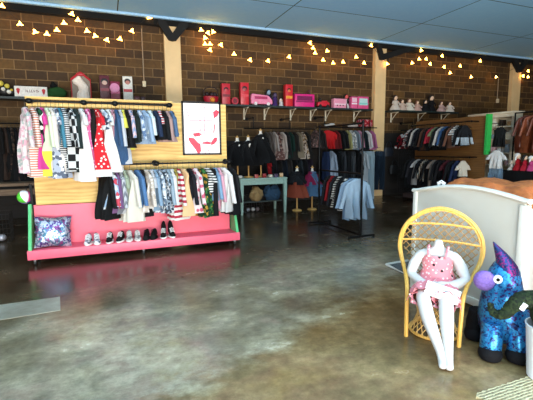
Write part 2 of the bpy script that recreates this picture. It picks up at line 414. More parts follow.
# ------------------------------------------------------------------ pink display stand
PINK = M('#e65c72', .45, 0, .06, 4); GREEN = M('#4fae6b', .5, 0, .08)
X0, X1, YF, YB = -1.06, 1.93, 5.97, 6.30
PD = thing('display_stand', 'wheeled pink and plywood clothing display stand with green side struts', 'display stand', (.43, 6.1, 0))
def loc_(v): return Vector(v)-Vector((.43, 6.1, 0))
bm = B(); box(bm, loc_(((X0+X1)/2, 6.17, .14)), (X1-X0, .40, .125), bev=.004); obj('platform', bm, PINK, PD)
bm = B(); box(bm, loc_(((X0+X1)/2+.0, YB+.03, .49)), (X1-X0-.14, .03, .58)); obj('pink_panel', bm, PINK, PD)
bm = B(); box(bm, loc_((.44, YB+.03, 1.51)), (2.79, .03, 1.48)); obj('plywood_panel', bm, PLY, PD)
bm = B(); box(bm, loc_((.0, YB-.02, 2.245)), (1.94, .13, .035)); box(bm, loc_((0, YB-.0, 2.165)), (1.94, .03, .05)); obj('top_ledge', bm, PLY, PD)
for s, xx in ((-1, X0+.035), (1, X1-.035)):
    bm = B(); vs = []
    pr = [(YB+.02, .80), (YB-.05, .80), (5.99, .22), (5.99, .18), (YB+.02, .18)]
    loft(bm, [[loc_((xx-.02, y, z)) for y, z in pr], [loc_((xx+.02, y, z)) for y, z in pr]])
    st = obj('side_strut', bm, GREEN, PD, False); st['label'] = 'green side strut'
    bm = B(); box(bm, loc_((xx-s*.02, YB+.02, .92)), (.03, .04, .30)); obj('edge_post', bm, DARKW, PD)
for x in (X0+.08, (X0+X1)/2, X1-.08):
    for y in (6.02, 6.32):
        bm = B(); cyl(bm, loc_((x, y, .075)), loc_((x, y, .05)), .02); box(bm, loc_((x, y, .05)), (.012, .03, .045)); c = obj('caster', bm, M('#8f8f8f', .3, .9), PD)
        bm = B(); cyl(bm, loc_((x-.012, y, .026)), loc_((x+.012, y, .026)), .026, seg=16); obj('wheel', bm, M('#1a1a1a', .5), c)
def pipe_rail(xa, xb, y, z, back, parent, off, fl, mat=PIPE, axis='x', r=.014):
    bm = B(); tube(bm, [Vector((xa, y, z))-off, Vector((xb, y, z))-off], r, 10); rail = obj('clothes_rail', bm, mat, parent)
    for x in fl:
        bm = B(); tube(bm, smoothpath([Vector((x, y, z))-off, Vector((x, y+(back-y)*.5, z))-off, Vector((x, back, z))-off], 3), r, 8)
        cyl(bm, Vector((x, back, z))-off, Vector((x, back-.012, z))-off, .045, seg=16)
        ball(bm, Vector((x, y, z))-off, r*2.6, (1.3, 1, 1), 10); obj('pipe_flange', bm, mat, rail)
OFF = Vector((.43, 6.1, 0))
RY = 6.05; ZU = 2.185; ZL = 1.335
pipe_rail(-.93, .93, RY, ZU, YB, PD, OFF, (-.90, -.25, .15, .90))
pipe_rail(.10, 1.83, RY, ZL, YB, PD, OFF, (.14, .68, 1.80))

def pd_place(z):
    def f(px, yb):
        p = onY(px, 110 if z > 2 else 168, RY); q = onY(px, yb, RY-.03); return (p.x, RY, z), max(.3, z-.05-q.z)
    return f
U = [
 (25, 173, 'shirt', C('floral', '#e2d2d2', '#d9a9b6', '#a9b8b2'), .16, 'pale pink patterned blouse', .45),
 (32.5, 177, 'shirt', C('stripes', '#e9e5df', '#cf7a5e', s=2), .16, 'white orange-striped top', .42),
 (38, 143, 'tank', C('floral', '#101614', '#1d5a3c', '#e8e8e0', .8), .18, 'black-green leaf top', .5),
 (41, 169, 'dress', C('plain', '#e0489a'), .16, 'hot pink dress', .4),
 (46.5, 176, 'shirt', C('block', '#d8e7c3', '#e4e04a', s=.6), .16, 'lime yellow blouse', .4),
 (51, 172, 'shirt', C('plain', '#efe4da'), .17, 'cream blouse', .35),
 (55.5, 178, 'dress', C('floral', '#aeb6c6', '#5c6474', '#e6e6e6'), .15, 'grey speckled dress', .35),
 (59, 170, 'shirt', C('denim', '#4b8aa0', '#356f88'), .15, 'teal shirt', .35),
 (63, 172, 'shirt', C('stripes', '#16171a', '#dcdcdc', s=2.2), .16, 'black white-striped shirt', .32),
 (69, 169, 'shirt', C('check', '#17181a', '#d6dadb', s=.9), .19, 'black and white checked shirt', .42),
 (75, 172, 'jacket', C('plain', '#22302f'), .15, 'dark green cardigan', .3),
 (80.5, 181, 'dress', C('plain', '#f3f1ee'), .19, 'long white dress', .38),
 (87, 177, 'dress', C('dots', '#d9679a', '#f2c3d4'), .15, 'pink dotted dress', .3),
 (91.5, 165, 'tank', C('plain', '#15100f'), .14, 'black vest top', .3),
 (96, 176, 'dress', C('dotblock', '#d3212c', '#f7e7e2', '#f0eeea', s=.86), .2, 'red polka dot dress', .45),
 (102, 130, 'tee', C('floral', '#dfe7ee', '#a9bccf', '#43566e', .8), .19, 'pale blue print top', .5),
 (108, 172, 'dress', C('plain', '#f0eeea'), .15, 'long white slip', .25),
 (111.5, 160, 'tank', C('plain', '#b98a98'), .12, 'dusty mauve vest', .25),
 (115.5, 165, 'shirt', C('denim', '#3f5f86', '#2c4a6e'), .15, 'slate blue shirt', .25),
 (119.5, 164, 'shirt', C('plain', '#c8cbd2'), .13, 'pale grey shirt', .25),
 (122, 150, 'tee', C('plain', '#e6df5c'), .12, 'yellow t-shirt', .25),
 (125.5, 148, 'jacket', C('plain', '#0f0f12'), .15, 'black cardigan', .25),
 (129.5, 138, 'shirt', C('vstripes', '#e3c0c4', '#8e9fc0', s=2), .13, 'pink-blue striped shirt', .25),
 (134, 143, 'shirt', C('plain', '#182420'), .15, 'dark green shirt', .25),
 (138.5, 140, 'shirt', C('floral', '#9fb4cd', '#cfd9e6', '#60799c'), .14, 'pale blue floral shirt', .3),
 (143, 144, 'shirt', C('denim', '#a9bfd6', '#7f9abb'), .19, 'washed light denim shirt', .45),
 (149, 134, 'shirt', C('plain', '#dfeceb'), .15, 'mint white blouse', .3),
 (154.5, 135, 'jacket', C('denim', '#22324f', '#182640'), .17, 'navy jacket', .3),
 (158.5, 134, 'tee', C('stripes', '#ece8e6', '#c03140', s=1.6), .12, 'red-striped t-shirt', .25),
 (162.5, 140, 'jacket', C('plain', '#101012'), .17, 'black biker jacket', .25),
 (166.5, 142, 'shirt', C('plain', '#b59590'), .15, 'dusty pink shirt', .25),
 (170.5, 135, 'jacket', C('denim', '#5b7698', '#3f5a7e'), .16, 'faded blue denim jacket', .25)]
rail_of(U, pd_place(ZU), 'the upper pink-stand rail', 'clothes on the upper rail of the pink stand')
Lw = [
 (105, 219, 'shirt', C('plain', '#0f1012'), .18, 'long black top', .5),
 (111, 208, 'shirt', C('floral', '#a8c3df', '#e8eef2', '#cf4a5c', .8), .17, 'pale blue floral blouse', .35),
 (116, 212, 'shirt', C('plain', '#7d5a86'), .14, 'mauve blouse', .25),
 (120, 213, 'shirt', C('vstripes', '#7d828c', '#c5c9cf', s=2), .14, 'grey striped shirt', .25),
 (124, 206, 'tee', C('plain', '#a9b59c'), .13, 'sage t-shirt', .25),
 (129.5, 221, 'shirt', C('plain', '#ece8da'), .19, 'long cream shirt', .48),
 (137, 207, 'shirt', C('denim', '#5d87b5', '#44699a'), .18, 'mid blue denim shirt', .42),
 (141, 216, 'dress', C('plain', '#141315'), .14, 'black dress', .3),
 (146, 211, 'shirt', C('floral', '#d9cfc4', '#c2b6a8', '#efe9e0'), .18, 'beige patterned shirt', .38),
 (151, 207, 'tee', C('plain', '#c9cdd4'), .13, 'light grey t-shirt', .25),
 (154.5, 210, 'shirt', C('denim', '#98b2c9', '#7391ae'), .14, 'ice blue shirt', .25),
 (158.5, 212, 'shirt', C('floral', '#5f6f82', '#aebccb', '#e1e6ea'), .16, 'slate floral shirt', .3),
 (163, 212, 'dress', C('floral', '#3a4654', '#97a7b8', '#dfe5ea', 1.4), .17, 'grey-blue speckled dress', .35),
 (167.5, 210, 'shirt', C('denim', '#a7bac8', '#8aa0b2'), .14, 'pale chambray shirt', .25),
 (171, 208, 'shirt', C('plain', '#e6e6e3'), .13, 'off white shirt', .25),
 (174, 210, 'tank', C('plain', '#a99a4a'), .12, 'olive vest top', .25),
 (177.5, 219, 'sweater', C('stripes', '#efece7', '#b73346', s=.8), .14, 'white jumper with red stripes', .3),
 (183, 215, 'dress', C('block', '#ecc493', '#8fb6dc', s=.83), .17, 'peach dress', .4),
 (189, 206, 'jacket', C('plain', '#14161f'), .16, 'black bomber jacket', .28),
 (194.5, 212, 'sweater', C('dots', '#efdfe2', '#d8647f', s=.5), .17, 'white jumper with pink hearts', .38),
 (201, 216, 'dress', C('floral', '#163d24', '#3c7a3e', '#c99a3c'), .18, 'green tropical dress', .4),
 (206.5, 193, 'tee', C('stripes', '#efefec', '#23262c', s=1.6), .18, 'white black-striped t-shirt', .5),
 (211, 215, 'pants', C('plain', '#101113'), .15, 'black leggings', .3),
 (214.5, 200, 'shirt', C('denim', '#8fb0cc', '#6e92b4'), .14, 'sky blue shirt', .25),
 (218, 208, 'shirt', C('plain', '#e2a9ba'), .13, 'rose pink shirt', .25),
 (223, 211, 'sweater', C('plain', '#f4f3f1'), .19, 'bright white jumper', .5),
 (230, 214, 'jacket', C('plain', '#101013'), .19, 'long black coat', .35)]
rail_of(Lw, pd_place(ZL), 'the lower pink-stand rail', 'clothes on the lower rail of the pink stand')

# framed poster on the plywood
t = thing('framed_poster', 'black framed red and white butterfly print hung on the plywood panel', 'poster', (1.43, YB+.01, 1.865)); cy = -.012
pw, ph = .62, .83
bm = B()
for sx in (-1, 1): box(bm, (sx*(pw/2-.012), cy, 0), (.028, .03, ph))
for sz in (-1, 1): box(bm, (0, cy, sz*(ph/2-.012)), (pw, .03, .028))
obj('frame', bm, BLACK, t, False)
bm = B(); box(bm, (0, -.006, 0), (pw-.03, .008, ph-.03)); obj('paper', bm, M('#f0e4e2', .35, 0, .03, 3), t)
RED = M('#d8233f', .5, 0, .15); bm = B()
def blob(pts, y=-.012):
    pts = [Vector((x, y, z)) for x, z in pts]; f = bm.verts.new; a = [f(p) for p in pts]; b_ = [f(p+Vector((0, .003, 0))) for p in pts]
    bm.faces.new(a); bm.faces.new(b_[::-1])
    for i in range(len(a)): j = (i+1) % len(a); bm.faces.new((a[i], a[j], b_[j], b_[i]))
blob([(-.21, -.14), (-.13, -.15), (-.07, -.22), (-.03, -.24), (-.02, -.36), (-.07, -.41), (-.11, -.33), (-.18, -.24), (-.22, -.17)])
blob([(.20, -.14), (.25, -.14), (.24, -.20), (.19, -.25), (.14, -.26), (.15, -.21)])
blob([(.19, .26), (.24, .30), (.29, .27), (.26, .20), (.20, .16)]); blob([(.20, .06), (.22, .08), (.20, -.08), (.185, -.06)])
blob([(-.15, -.08), (-.06, -.06), (0, -.09), (-.04, -.12), (-.12, -.13)])
blob([(0, -.24), (.13, -.25), (.15, -.22), (.08, -.20), (0, -.22)])
obj('red_print', bm, RED, t, False)
for x0, z0, x1, z1 in ((-.02, .30, -.03, -.10), (.05, .33, .04, -.1), (.18, .33, .16, -.12), (-.2, .12, .16, .13), (-.22, -.03, .16, -.02), (-.25, .34, -.2, .18), (-.2, .33, .1, .34), (-.06, -.42, -.03, -.36), (.03, -.40, .10, -.34), (.10, -.34, .12, -.42)):
    bm = B(); tube(bm, [(x0, -.012, z0), (x1, -.012, z1)], .006, 4); obj('printed_line', bm, M('#c98a92', .5), t)


# shoes on the platform
def shoe(kind, mat, sole, label, loc, rz, group):
    t = thing('shoe', label, 'shoe', loc, rz, group); Ls = .155; t.scale = (1.5, 1.45, 1.4); rg = []
    for q, w, z1, z0 in ((0, .012, .03, .0), (.08, .030, .052, 0), (.3, .033, .056, 0), (.45, .030, .075, 0), (.6, .03, .088, 0), (.8, .032, .095, 0), (.95, .028, .10, 0), (1, .012, .098, 0)):
        if kind == 'high' and q >= .55: z1 += .075 if q > .65 else .04
        y = -Ls/2+Ls*q
        rg.append([(w*math.cos(a)*(1 if math.sin(a) < 0 else .8), y + (0 if math.sin(a) < .5 else .0), .014+max(0, (z1-.014)*(.5+.5*math.sin(a)))) for a in [2*PI*i/14 for i in range(14)]])
    bm = B(); loft(bm, rg); obj('upper', bm, mat, t)
    rg = []
    for z, k in ((0, .95), (.004, 1.05), (.018, 1.06)):
        rg.append([(.034*k*math.cos(a)*(1-.12*math.cos(a-PI/2)*-1), Ls/2*k*1.03*math.sin(a), z) for a in [2*PI*i/20 for i in range(20)]])
    bm = B(); loft(bm, rg); obj('sole', bm, sole, t)
    bm = B()
    for k in range(4): z = .065+.010*k; y = -.035+.013*k; tube(bm, [(-.022, y, z-.004), (0, y-.002, z+.006), (.022, y, z-.004)], .0032, 4)
    obj('laces', bm, sole, t); return t
SP = C('floral', '#e8e6ea', '#8d8fa0', '#3a3a48', 2.2); GP = C('floral', '#b9b9b6', '#6e6e72', '#e6e6e0', 2.4); BK = C('plain', '#0d0d0f'); TOE = M('#ecebe8', .5)
S = [(88, 'low', SP, TOE, 'white patterned low sneaker, leftmost on the pink platform'), (97, 'low', SP, TOE, 'white patterned low sneaker, second from left on the pink platform'),
 (110, 'low', BK, TOE, 'black sneaker with white sole, next to the white patterned pair'), (121, 'low', BK, TOE, 'black sneaker with white sole, next to the grey speckled pair'),
 (130, 'low', GP, TOE, 'grey speckled sneaker beside the black and white pair'), (138.5, 'low', GP, TOE, 'grey speckled sneaker beside the all black pair'),
 (147.5, 'low', BK, BK, 'all black low shoe beside the grey speckled sneaker'), (155, 'low', BK, BK, 'all black low shoe beside the high-top pair'),
 (165, 'high', BK, TOE, 'black high-top sneaker, left of its pair'), (173.5, 'high', BK, TOE, 'black high-top sneaker, rightmost shoe on the pink platform')]
for px, k, a, b_, l in S:
    p = onZ(px, 246.8-(px-88)*.09, .2); shoe(k, a, b_, l, (p.x, 6.085, .2035), rnd.uniform(-.35, .1), 'shoes on the pink platform')

# holographic pillow
def pillow_bm(w, h, th):
    bm = B(); n = 14; top = []; bot = []
    for i in range(n+1):
        a = []; c = []
        for j in range(n+1):
            u, v = i/n*2-1, j/n*2-1; e = (1-u*u)*(1-v*v); z = th*(e**.42) if e > 0 else 0
            pin = 1-.10*(1-abs(u*v)) ; x = u*w/2*(pin if abs(v) > .0 else 1); y = v*h/2*pin
            cr = .006*math.sin(11*u+5*v)*e
            a.append(bm.verts.new((x, -z-cr, y))); c.append(a[-1] if (i in (0, n) or j in (0, n)) else bm.verts.new((x, z+cr, y)))
        top.append(a); bot.append(c)
    for i in range(n):
        for j in range(n):
            bm.faces.new((top[i][j], top[i+1][j], top[i+1][j+1], top[i][j+1])); bm.faces.new((bot[i][j], bot[i][j+1], bot[i+1][j+1], bot[i+1][j]))
    return bm
o = obj('cushion', pillow_bm(.46, .43, .085), mat_sequin([(0, '#7d7496'), (.3, '#54327a'), (.4, '#b8b8c8'), (.5, '#3f7088'), (.58, '#8c3c78'), (.66, '#2e2a55'), (.75, '#d0d0e0')], 26, 'holographic_foil'))
o.location = (-.75, 6.13, .415); o.rotation_euler = (-.22, .06, .1); tag(o, 'shiny holographic silver and purple cushion leaning on the pink panel', 'cushion')
# beach ball at the stand's left side
t = thing('beach_ball', 'small multicoloured beach ball hanging off the left side of the pink stand', 'ball', tuple(onY(24.5, 197, 6.45)))
def ballmat():
    mt, nt, b = new_mat('beach_ball'); v = coords(nt, rot=(.6, .3, 0)); sp = nt.nodes.new('ShaderNodeTexGradient'); sp.gradient_type = 'RADIAL'; nt.links.new(v, sp.inputs[0])
    nt.links.new(ramp(nt, sp.outputs['Fac'], [(0, '#59c23c'), (.18, '#ececec'), (.36, '#e8489a'), (.52, '#3c78d8'), (.7, '#f0f0f0'), (.85, '#9a4fd0')], 'CONSTANT'), b.inputs['Base Color']); b.inputs['Roughness'].default_value = .25; return mt
bm = B(); ball(bm, (0, 0, 0), .095, seg=24); obj('ball_shell', bm, ballmat(), t)
bm = B(); tube(bm, [(.02, 0, .09), (.05, .01, .15), (.08, .03, .19)], .005); obj('cord', bm, BLACK, t)

# ------------------------------------------------------------------ wall shelves
SHM = M('#1d2a28', .5)
def shelf(xa, xb, label, brs):
    t = thing('wall_shelf', label, 'shelf', ((xa+xb)/2, 10.25, 2.66)); cx = (xa+xb)/2
    bm = B(); box(bm, (0, 0, 0), (xb-xa, .42, .045)); obj('shelf_board', bm, SHM, t)
    for i, x in enumerate(brs):
        bm = B(); box(bm, (x-cx, .19, -.17), (.04, .02, .32)); box(bm, (x-cx, .02, -.035), (.035, .34, .02)); tube(bm, [(x-cx, -.13, -.04), (x-cx, -.06, -.06), (x-cx, .17, -.27)], .012, 6)
        obj('shelf_bracket', bm, CREAM, t)
shelf(-4.8, 1.45, 'long dark shelf on the brick wall left of the left pilaster', (-2.4, -.6, 1.1))
shelf(1.95, 7.5, 'long dark toy shelf on the brick wall between the pilasters', (2.6, 3.55, 4.15, 4.95, 5.6, 6.1, 7.1))
shelf(8.25, 10.95, 'short dark shelf of dolls right of the middle pilaster', (8.5, 9.6, 10.6))
SZ = 2.6835; SY = 10.17
def sx(px, y=98): return onY(px, y, SY).x
def hz(px, y): return max(.05, onY(px, y, SY).z - SZ)
def carton(px0, px1, ytop, cols, label, name='toy_box', window=None, motif=None, dep=.16, cat='box', grp='boxed toys on the wall shelf'):
    xa, xb = sx(px0), sx(px1); w = xb-xa; h = hz((px0+px1)/2, ytop)
    t = thing(name, label, cat, ((xa+xb)/2, SY, SZ), rnd.uniform(-.06, .06), grp)
    bm = B(); box(bm, (0, 0, h/2), (w, dep, h), bev=.004); obj('carton', bm, M(cols[0], .4), t)
    if window: z0, z1, c = window; bm = B(); box(bm, (0, -dep/2-.002, h*(z0+z1)/2), (w*.78, .006, h*(z1-z0))); obj('front_window', bm, M(c, .25), t)
    bm = B(); box(bm, (0, -dep/2-.002, h*.42), (w*.9, .007, h*.12)); obj('band', bm, M(cols[1], .4), t)
    if motif:
        bm = B(); zc, r, c = motif; ball(bm, (0, -dep/2-.004, h*zc), r, (1, .12, 1), 14); obj('face_print', bm, M(c, .4), t)
        bm = B(); ball(bm, (0, -dep/2-.002, h*zc+r*.35), r*1.3, (1, .10, .9), 14); obj('hair_print', bm, M(cols[2] if len(cols) > 2 else '#1a0d0a', .5), t)
    return t
# left bay
t = thing('potted_figure', 'dark figurines with yellow flowers at the far left of the shelf', 'figurine', (sx(5), SY, SZ))
bm = B(); ball(bm, (0, 0, .12), .13, (1.1, .8, .9)); obj('body', bm, M('#14120f', .5), t)
bm = B(); ball(bm, (-.05, -.05, .27), .06); ball(bm, (.07, -.07, .22), .05); obj('head', bm, M('#d6c04a', .5), t)
bm = B(); ball(bm, (.0, -.10, .15), .04); ball(bm, (.1, -.09, .1), .045); obj('trim', bm, M('#e9e3d4', .5), t)
t = thing('figurine', 'small black ball-shaped ornament beside the white sign on the shelf', 'figurine', (sx(12), SY, SZ)); 
bm = B(); ball(bm, (0, 0, .10), .10); obj('body', bm, M('#121113', .4), t); bm = B(); ball(bm, (.02, -.08, .14), .03); obj('button', bm, M('#cdb23a'), t)
xa, xb = onY(14.5, 92, 10.08).x, onY(47.5, 94, 10.08).x; w = xb-xa
t = thing('sign', 'long white sign with red ends and lettering standing on the shelf', 'sign', ((xa+xb)/2, 10.08, SZ), 0)
bm = B(); box(bm, (0, 0, .12), (w, .02, .22), bev=.004); obj('board', bm, M('#efe6da', .5), t)
bm = B()
for s in (-1, 1):
    ball(bm, (s*(w/2-.07), -.012, .15), .035, (1, .2, 1), 12); cyl(bm, (s*(w/2-.07), -.012, .12), (s*(w/2-.07), -.012, .06), .03, .004, 8)
obj('red_motif', bm, M('#c8202c', .5), t)
bm = B(); x = -w/2+.15; r2 = random.Random(4)
while x < w/2-.15:
    ww = r2.uniform(.016, .03)
    if r2.random() > .18: box(bm, (x, -.011, .13), (ww*.35, .004, .055)); box(bm, (x+ww*.4, -.011, .13+r2.choice((-.02, 0, .022))), (ww*.8, .004, .012))
    x += ww*1.6
obj('lettering', bm, M('#7a2a26', .5), t)
t = thing('plush_toy', 'green and black plush toy slumped on the shelf beside the white sign', 'plush toy', (sx(57.5), SY, SZ))
bm = B(); ball(bm, (0, 0, .13), .15, (1.35, .8, .85)); ball(bm, (-.18, -.02, .08), .09, (1.3, .8, .7)); obj('body', bm, C('plain', '#2c5a2a'), t)
bm = B(); ball(bm, (-.06, 0, .27), .075, (1, 1, .9)); ball(bm, (-.07, -.01, .33), .04); obj('head', bm, C('plain', '#141412'), t)
# santa light box
t = thing('santa_decoration', 'white santa figure in a red roofed case, standing on the shelf', 'decoration', (sx(82), SY, SZ)); w = (sx(92)-sx(73)); h = hz(82, 73)
bm = B(); prof = [(-w/2, 0), (w/2, 0), (w/2, h*.72), (0, h), (-w/2, h*.72)]
loft(bm, [[(x, -.06, z) for x, z in prof], [(x, .09, z) for x, z in prof]]); obj('case', bm, M('#7c6a58', .5), t, False)
bm = B()
for s in (-1, 1): tube(bm, [(0, -.07, h), (s*w/2, -.07, h*.72)], .024, 6); tube(bm, [(s*w/2, -.07, h*.72), (s*w/2, -.07, 0)], .01, 6)
ball(bm, (0, -.07, h*.93), .07, (1.3, .4, .6)); obj('red_edge', bm, M('#b5202a', .45), t)
bm = B(); rg = [[(x0+wd*math.cos(a), -.075+.045*math.sin(a), z) for a in [2*PI*i/12 for i in range(12)]] for z, wd, x0 in ((.01, .13, .03), (.12, .125, .03), (.2, .10, .05), (.28, .11, .04), (.34, .13, -.02), (.40, .12, -.06), (.46, .07, -.05), (.50, .03, -.03))]
loft(bm, rg); obj('figure', bm, M('#efdccb', .5), t)
carton(100.5, 110, 76, ('#5a1420', '#8f1c2a', '#170d0c'), 'dark red doll box with a black haired face print beside the santa case', motif=(.72, .06, '#c9a08e'))
t = carton(111, 120.5, 82, ('#7d1533', '#c44a77', '#e58ab0'), 'magenta box with a large pink circle on the left shelf')
bm = B(); ball(bm, (-.01, -.09, .28), .11, (1, .18, 1), 18); obj('pink_disc', bm, M('#e88fb4', .5), t)
carton(123.5, 133, 77, ('#e3dccf', '#c4242e', '#26100d'), 'white box with a red band and dark haired face print on the left shelf', motif=(.76, .055, '#b06a58'))
for i, (px, w_, c) in enumerate(((137, .13, '#5c1519'), (143, .11, '#3c1214'))):
    o = bx('toy', (0, 0, .06), (w_, .1, .12), M(c, .4), None, None, .02); o.location = (sx(px), SY, SZ); tag(o, ['dark red small toy next to the white banded box', 'dark maroon small toy near the left pilaster on the shelf'][i], 'toy', 'boxed toys on the wall shelf')
# middle bay
t = thing('gift_basket', 'red toy basket with an orange ball, at the left end of toy shelf', 'basket', (sx(211), SY, SZ))
rg = [[(r*math.cos(a), r*.6*math.sin(a), z) for a in [2*PI*i/18 for i in range(18)]] for z, r in ((0, .13), (.10, .19), (.18, .20), (.19, .18))]
bm = B(); loft(bm, rg); obj('basket', bm, M('#b3122b', .5), t)
bm = B(); ball(bm, (.01, -.12, .09), .065); obj('orange_ball', bm, M('#f0912c', .4), t)
bm = B(); tube(bm, smoothpath([(-.17, 0, .17), (-.17, 0, .36), (0, 0, .42), (.17, 0, .36), (.17, 0, .17)], 5), .012)
for x in (-.1, .02, .1): ball(bm, (x, 0, .24), .06)
obj('handle', bm, M('#241012', .6), t)
carton(221.5, 229.5, 84, ('#c3202f', '#7e1420', '#200d0c'), 'red box with a dark round print, leftmost of three tall red boxes', motif=(.68, .05, '#c9343e'))
o = bx('round_tin', (0, 0, .1), (.01, .01, .01), M('#c01d35', .4)); bpy.data.objects.remove(o)
t = thing('round_tin', 'round red tin standing between two tall red boxes', 'tin', (sx(234.5), SY, SZ)); bm = B(); cyl(bm, (0, -.05, .095), (0, .05, .095), .095, seg=24); obj('tin', bm, M('#c01d35', .4), t); bm = B(); cyl(bm, (0, -.055, .095), (0, -.05, .095), .06, seg=20); obj('face_disc', bm, M('#7a1020', .4), t)
carton(240, 248, 83, ('#cf1f2d', '#e4404a', '#2a0f0d'), 'tall red box with a dark haired print, beside the pink vehicle', motif=(.70, .055, '#a8383a'))
t = thing('toy_van', 'pink toy camper van with sloping front on the shelf', 'toy van', (sx(261), SY, SZ)); a = sx(251); b_ = sx(272); w = b_-a
prof = [(-w/2, .04), (w/2, .04), (w/2, .14), (w*.32, .26), (-w*.45, .30), (-w/2, .26)]
bm = B(); loft(bm, [[(x, -.08, z) for x, z in prof], [(x, .08, z) for x, z in prof]]); bmesh.ops.bevel(bm, geom=bm.edges[:], offset=.012, segments=2, affect='EDGES'); obj('van_body', bm, M('#ee86a6', .4), t)
bm = B(); box(bm, (-.03, -.083, .20), (w*.6, .008, .07)); obj('side_window', bm, M('#b6305e', .3), t)
for x in (-w*.3, w*.3):
    bm = B(); cyl(bm, (x, -.09, .045), (x, .09, .045), .045, seg=16); obj('wheel', bm, M('#e9dcdc', .4), t)
def doll(px, h, dress, hair, skin, label, grp, y=SY, z=SZ, x=None, cat='doll', W=.09):
    t = thing('doll', label, cat, (sx(px) if x is None else x, y, z), rnd.uniform(-.25, .25), grp)
    rg = [[(r*math.cos(a)*(1+.06*math.sin(5*a)), r*.8*math.sin(a), q*h) for a in [2*PI*i/16 for i in range(16)]] for q, r in ((0, W*1.15), (.12, W*1.1), (.38, W*.6), (.5, W*.55), (.62, W*.62), (.68, W*.25))]
    bm = B(); loft(bm, rg)
    for s in (-1, 1): tube(bm, [(s*W*.5, 0, h*.6), (s*W*.85, -W*.2, h*.45), (s*W*.6, -W*.7, h*.34)], W*.17, 6)
    obj('dress', bm, dress, t)
    bm = B(); ball(bm, (0, -.005, h*.82), h*.15, (.9, .9, 1.05), 14); ball(bm, (0, -.14*h, h*.8), h*.02, seg=6); obj('head', bm, skin, t)
    bm = B(); ball(bm, (0, h*.035, h*.86), h*.165, (1, .95, .95), 14)
    for s in (-1, 1): tube(bm, [(s*h*.13, 0, h*.84), (s*h*.17, .01, h*.7), (s*h*.15, .01, h*.6)], h*.05, 6)
    obj('hair', bm, hair, t); return t
SK = M('#e7c3a4', .5); HB_ = M('#1b110d', .7)
doll(268.5, .44, C('plain', '#1c2c4c'), M('#101013', .6), M('#8fa6b8', .5), 'doll in navy with black hair behind the pink toy van', 'dolls and figures on the toy shelf')
doll(275, .36, C('plain', '#4a2f74'), M('#231733', .6), M('#5b4a6a', .5), 'doll in purple clothes beside the navy dressed doll', 'dolls and figures on the toy shelf', W=.07)
doll(281, .21, C('plain', '#ece6e6'), M('#efe6e2', .6), SK, 'small all white doll on the toy shelf', 'dolls and figures on the toy shelf', W=.06)
carton(284.5, 291.5, 85, ('#d2222c', '#f0a030', '#2b0f0d'), 'tall red box with an orange band, just right of the white doll', motif=(.72, .045, '#e0703a'))
carton(294, 313, 94.5, ('#e0257e', '#8e1556', '#8e1556'), 'wide hot pink carton on the toy shelf', window=(.5, .85, '#7a1f50'))
t = thing('toy_swing', 'dark maroon triangular toy frame standing behind the hot pink carton', 'toy', (sx(308), 10.30, SZ)); bm = B()
for a_, b_ in (((-.5, 0, .02), (.12, 0, .50)), ((.12, 0, .50), (.14, 0, .02)), ((-.42, .03, .02), (.10, .03, .42))): tube(bm, [a_, b_], .014, 6)
obj('frame', bm, M('#4a1426', .5), t)
t = thing('toy_car', 'red toy car with dark driver on the shelf', 'toy car', (sx(323), SY, SZ)); w = sx(329)-sx(317)
bm = B(); box(bm, (0, 0, .10), (w, .13, .12), bev=.03); box(bm, (.03, 0, .17), (w*.5, .11, .06), bev=.02); obj('car_body', bm, M('#cf2233', .4), t)
for x in (-w*.3, w*.3):
    bm = B(); cyl(bm, (x, -.075, .045), (x, .075, .045), .045, seg=16); obj('wheel', bm, M('#151515', .5), t)
bm = B(); ball(bm, (-.10, 0, .23), .05); ball(bm, (-.10, 0, .16), .05); obj('driver', bm, M('#1e1412', .6), t)
t = carton(332.5, 345, 99, ('#ee9ab2', '#f6d5dc', '#ee9ab2'), 'pink box with dark dots, under the black and white figure', grp='boxed toys on the wall shelf'); bm = B()
for k in range(3): ball(bm, (-.1+.1*k, -.085, .075), .02, (1, .3, 1), 8)
obj('dots', bm, M('#3a1a22'), t)
doll(346.5, .42, C('check', '#e8e4e2', '#1b1516', s=.6), M('#151010', .7), M('#d2524f', .5), 'black and white figure with red face beside the dotted pink box', 'dolls and figures on the toy shelf', W=.08)
carton(350, 356, 97, ('#e25c8c', '#f3e5ea', '#1c1012'), 'narrow pink carton, left of two at the shelf end', window=(.55, .9, '#f2c5d4'))
carton(357, 367, 97, ('#dc4f84', '#7cc9c0', '#d9e9e6'), 'pink carton with pale blue window at the right shelf end', window=(.3, .85, '#b9dcd8'))
# dolls on the right shelf
for px, h, dr, hr, lab in ((395.5, .46, '#eadfd2', '#2a1712', 'brown haired doll in cream dress, leftmost on the doll shelf'), (402.5, .34, '#e2c9b8', '#54342a', 'doll in blush dress, second on the doll shelf from the left'),
    (409.5, .38, '#f1ead9', '#6b4636', 'doll in a wide ivory dress between blush and rose dressed dolls'), (417.5, .33, '#dfb9ac', '#7a5240', 'doll in dusty rose dress left of the black dressed dolls'),
    (425.5, .36, '#17171b', '#1a1311', 'short black dressed doll left of the tallest one'), (431.5, .52, '#131317', '#0e0b0a', 'tallest doll, black dress and big black hair, on the right shelf'),
    (441.5, .34, '#dcb7b0', '#4b332c', 'pink dressed doll right of the tallest black doll'), (450, .34, '#efe3d6', '#3b2620', 'pale dressed doll, rightmost on the doll shelf')):
    doll(px, h, C('plain', dr), M(hr, .7), SK, lab, 'dolls on the right shelf', W=.145 if px != 409.5 else .165)

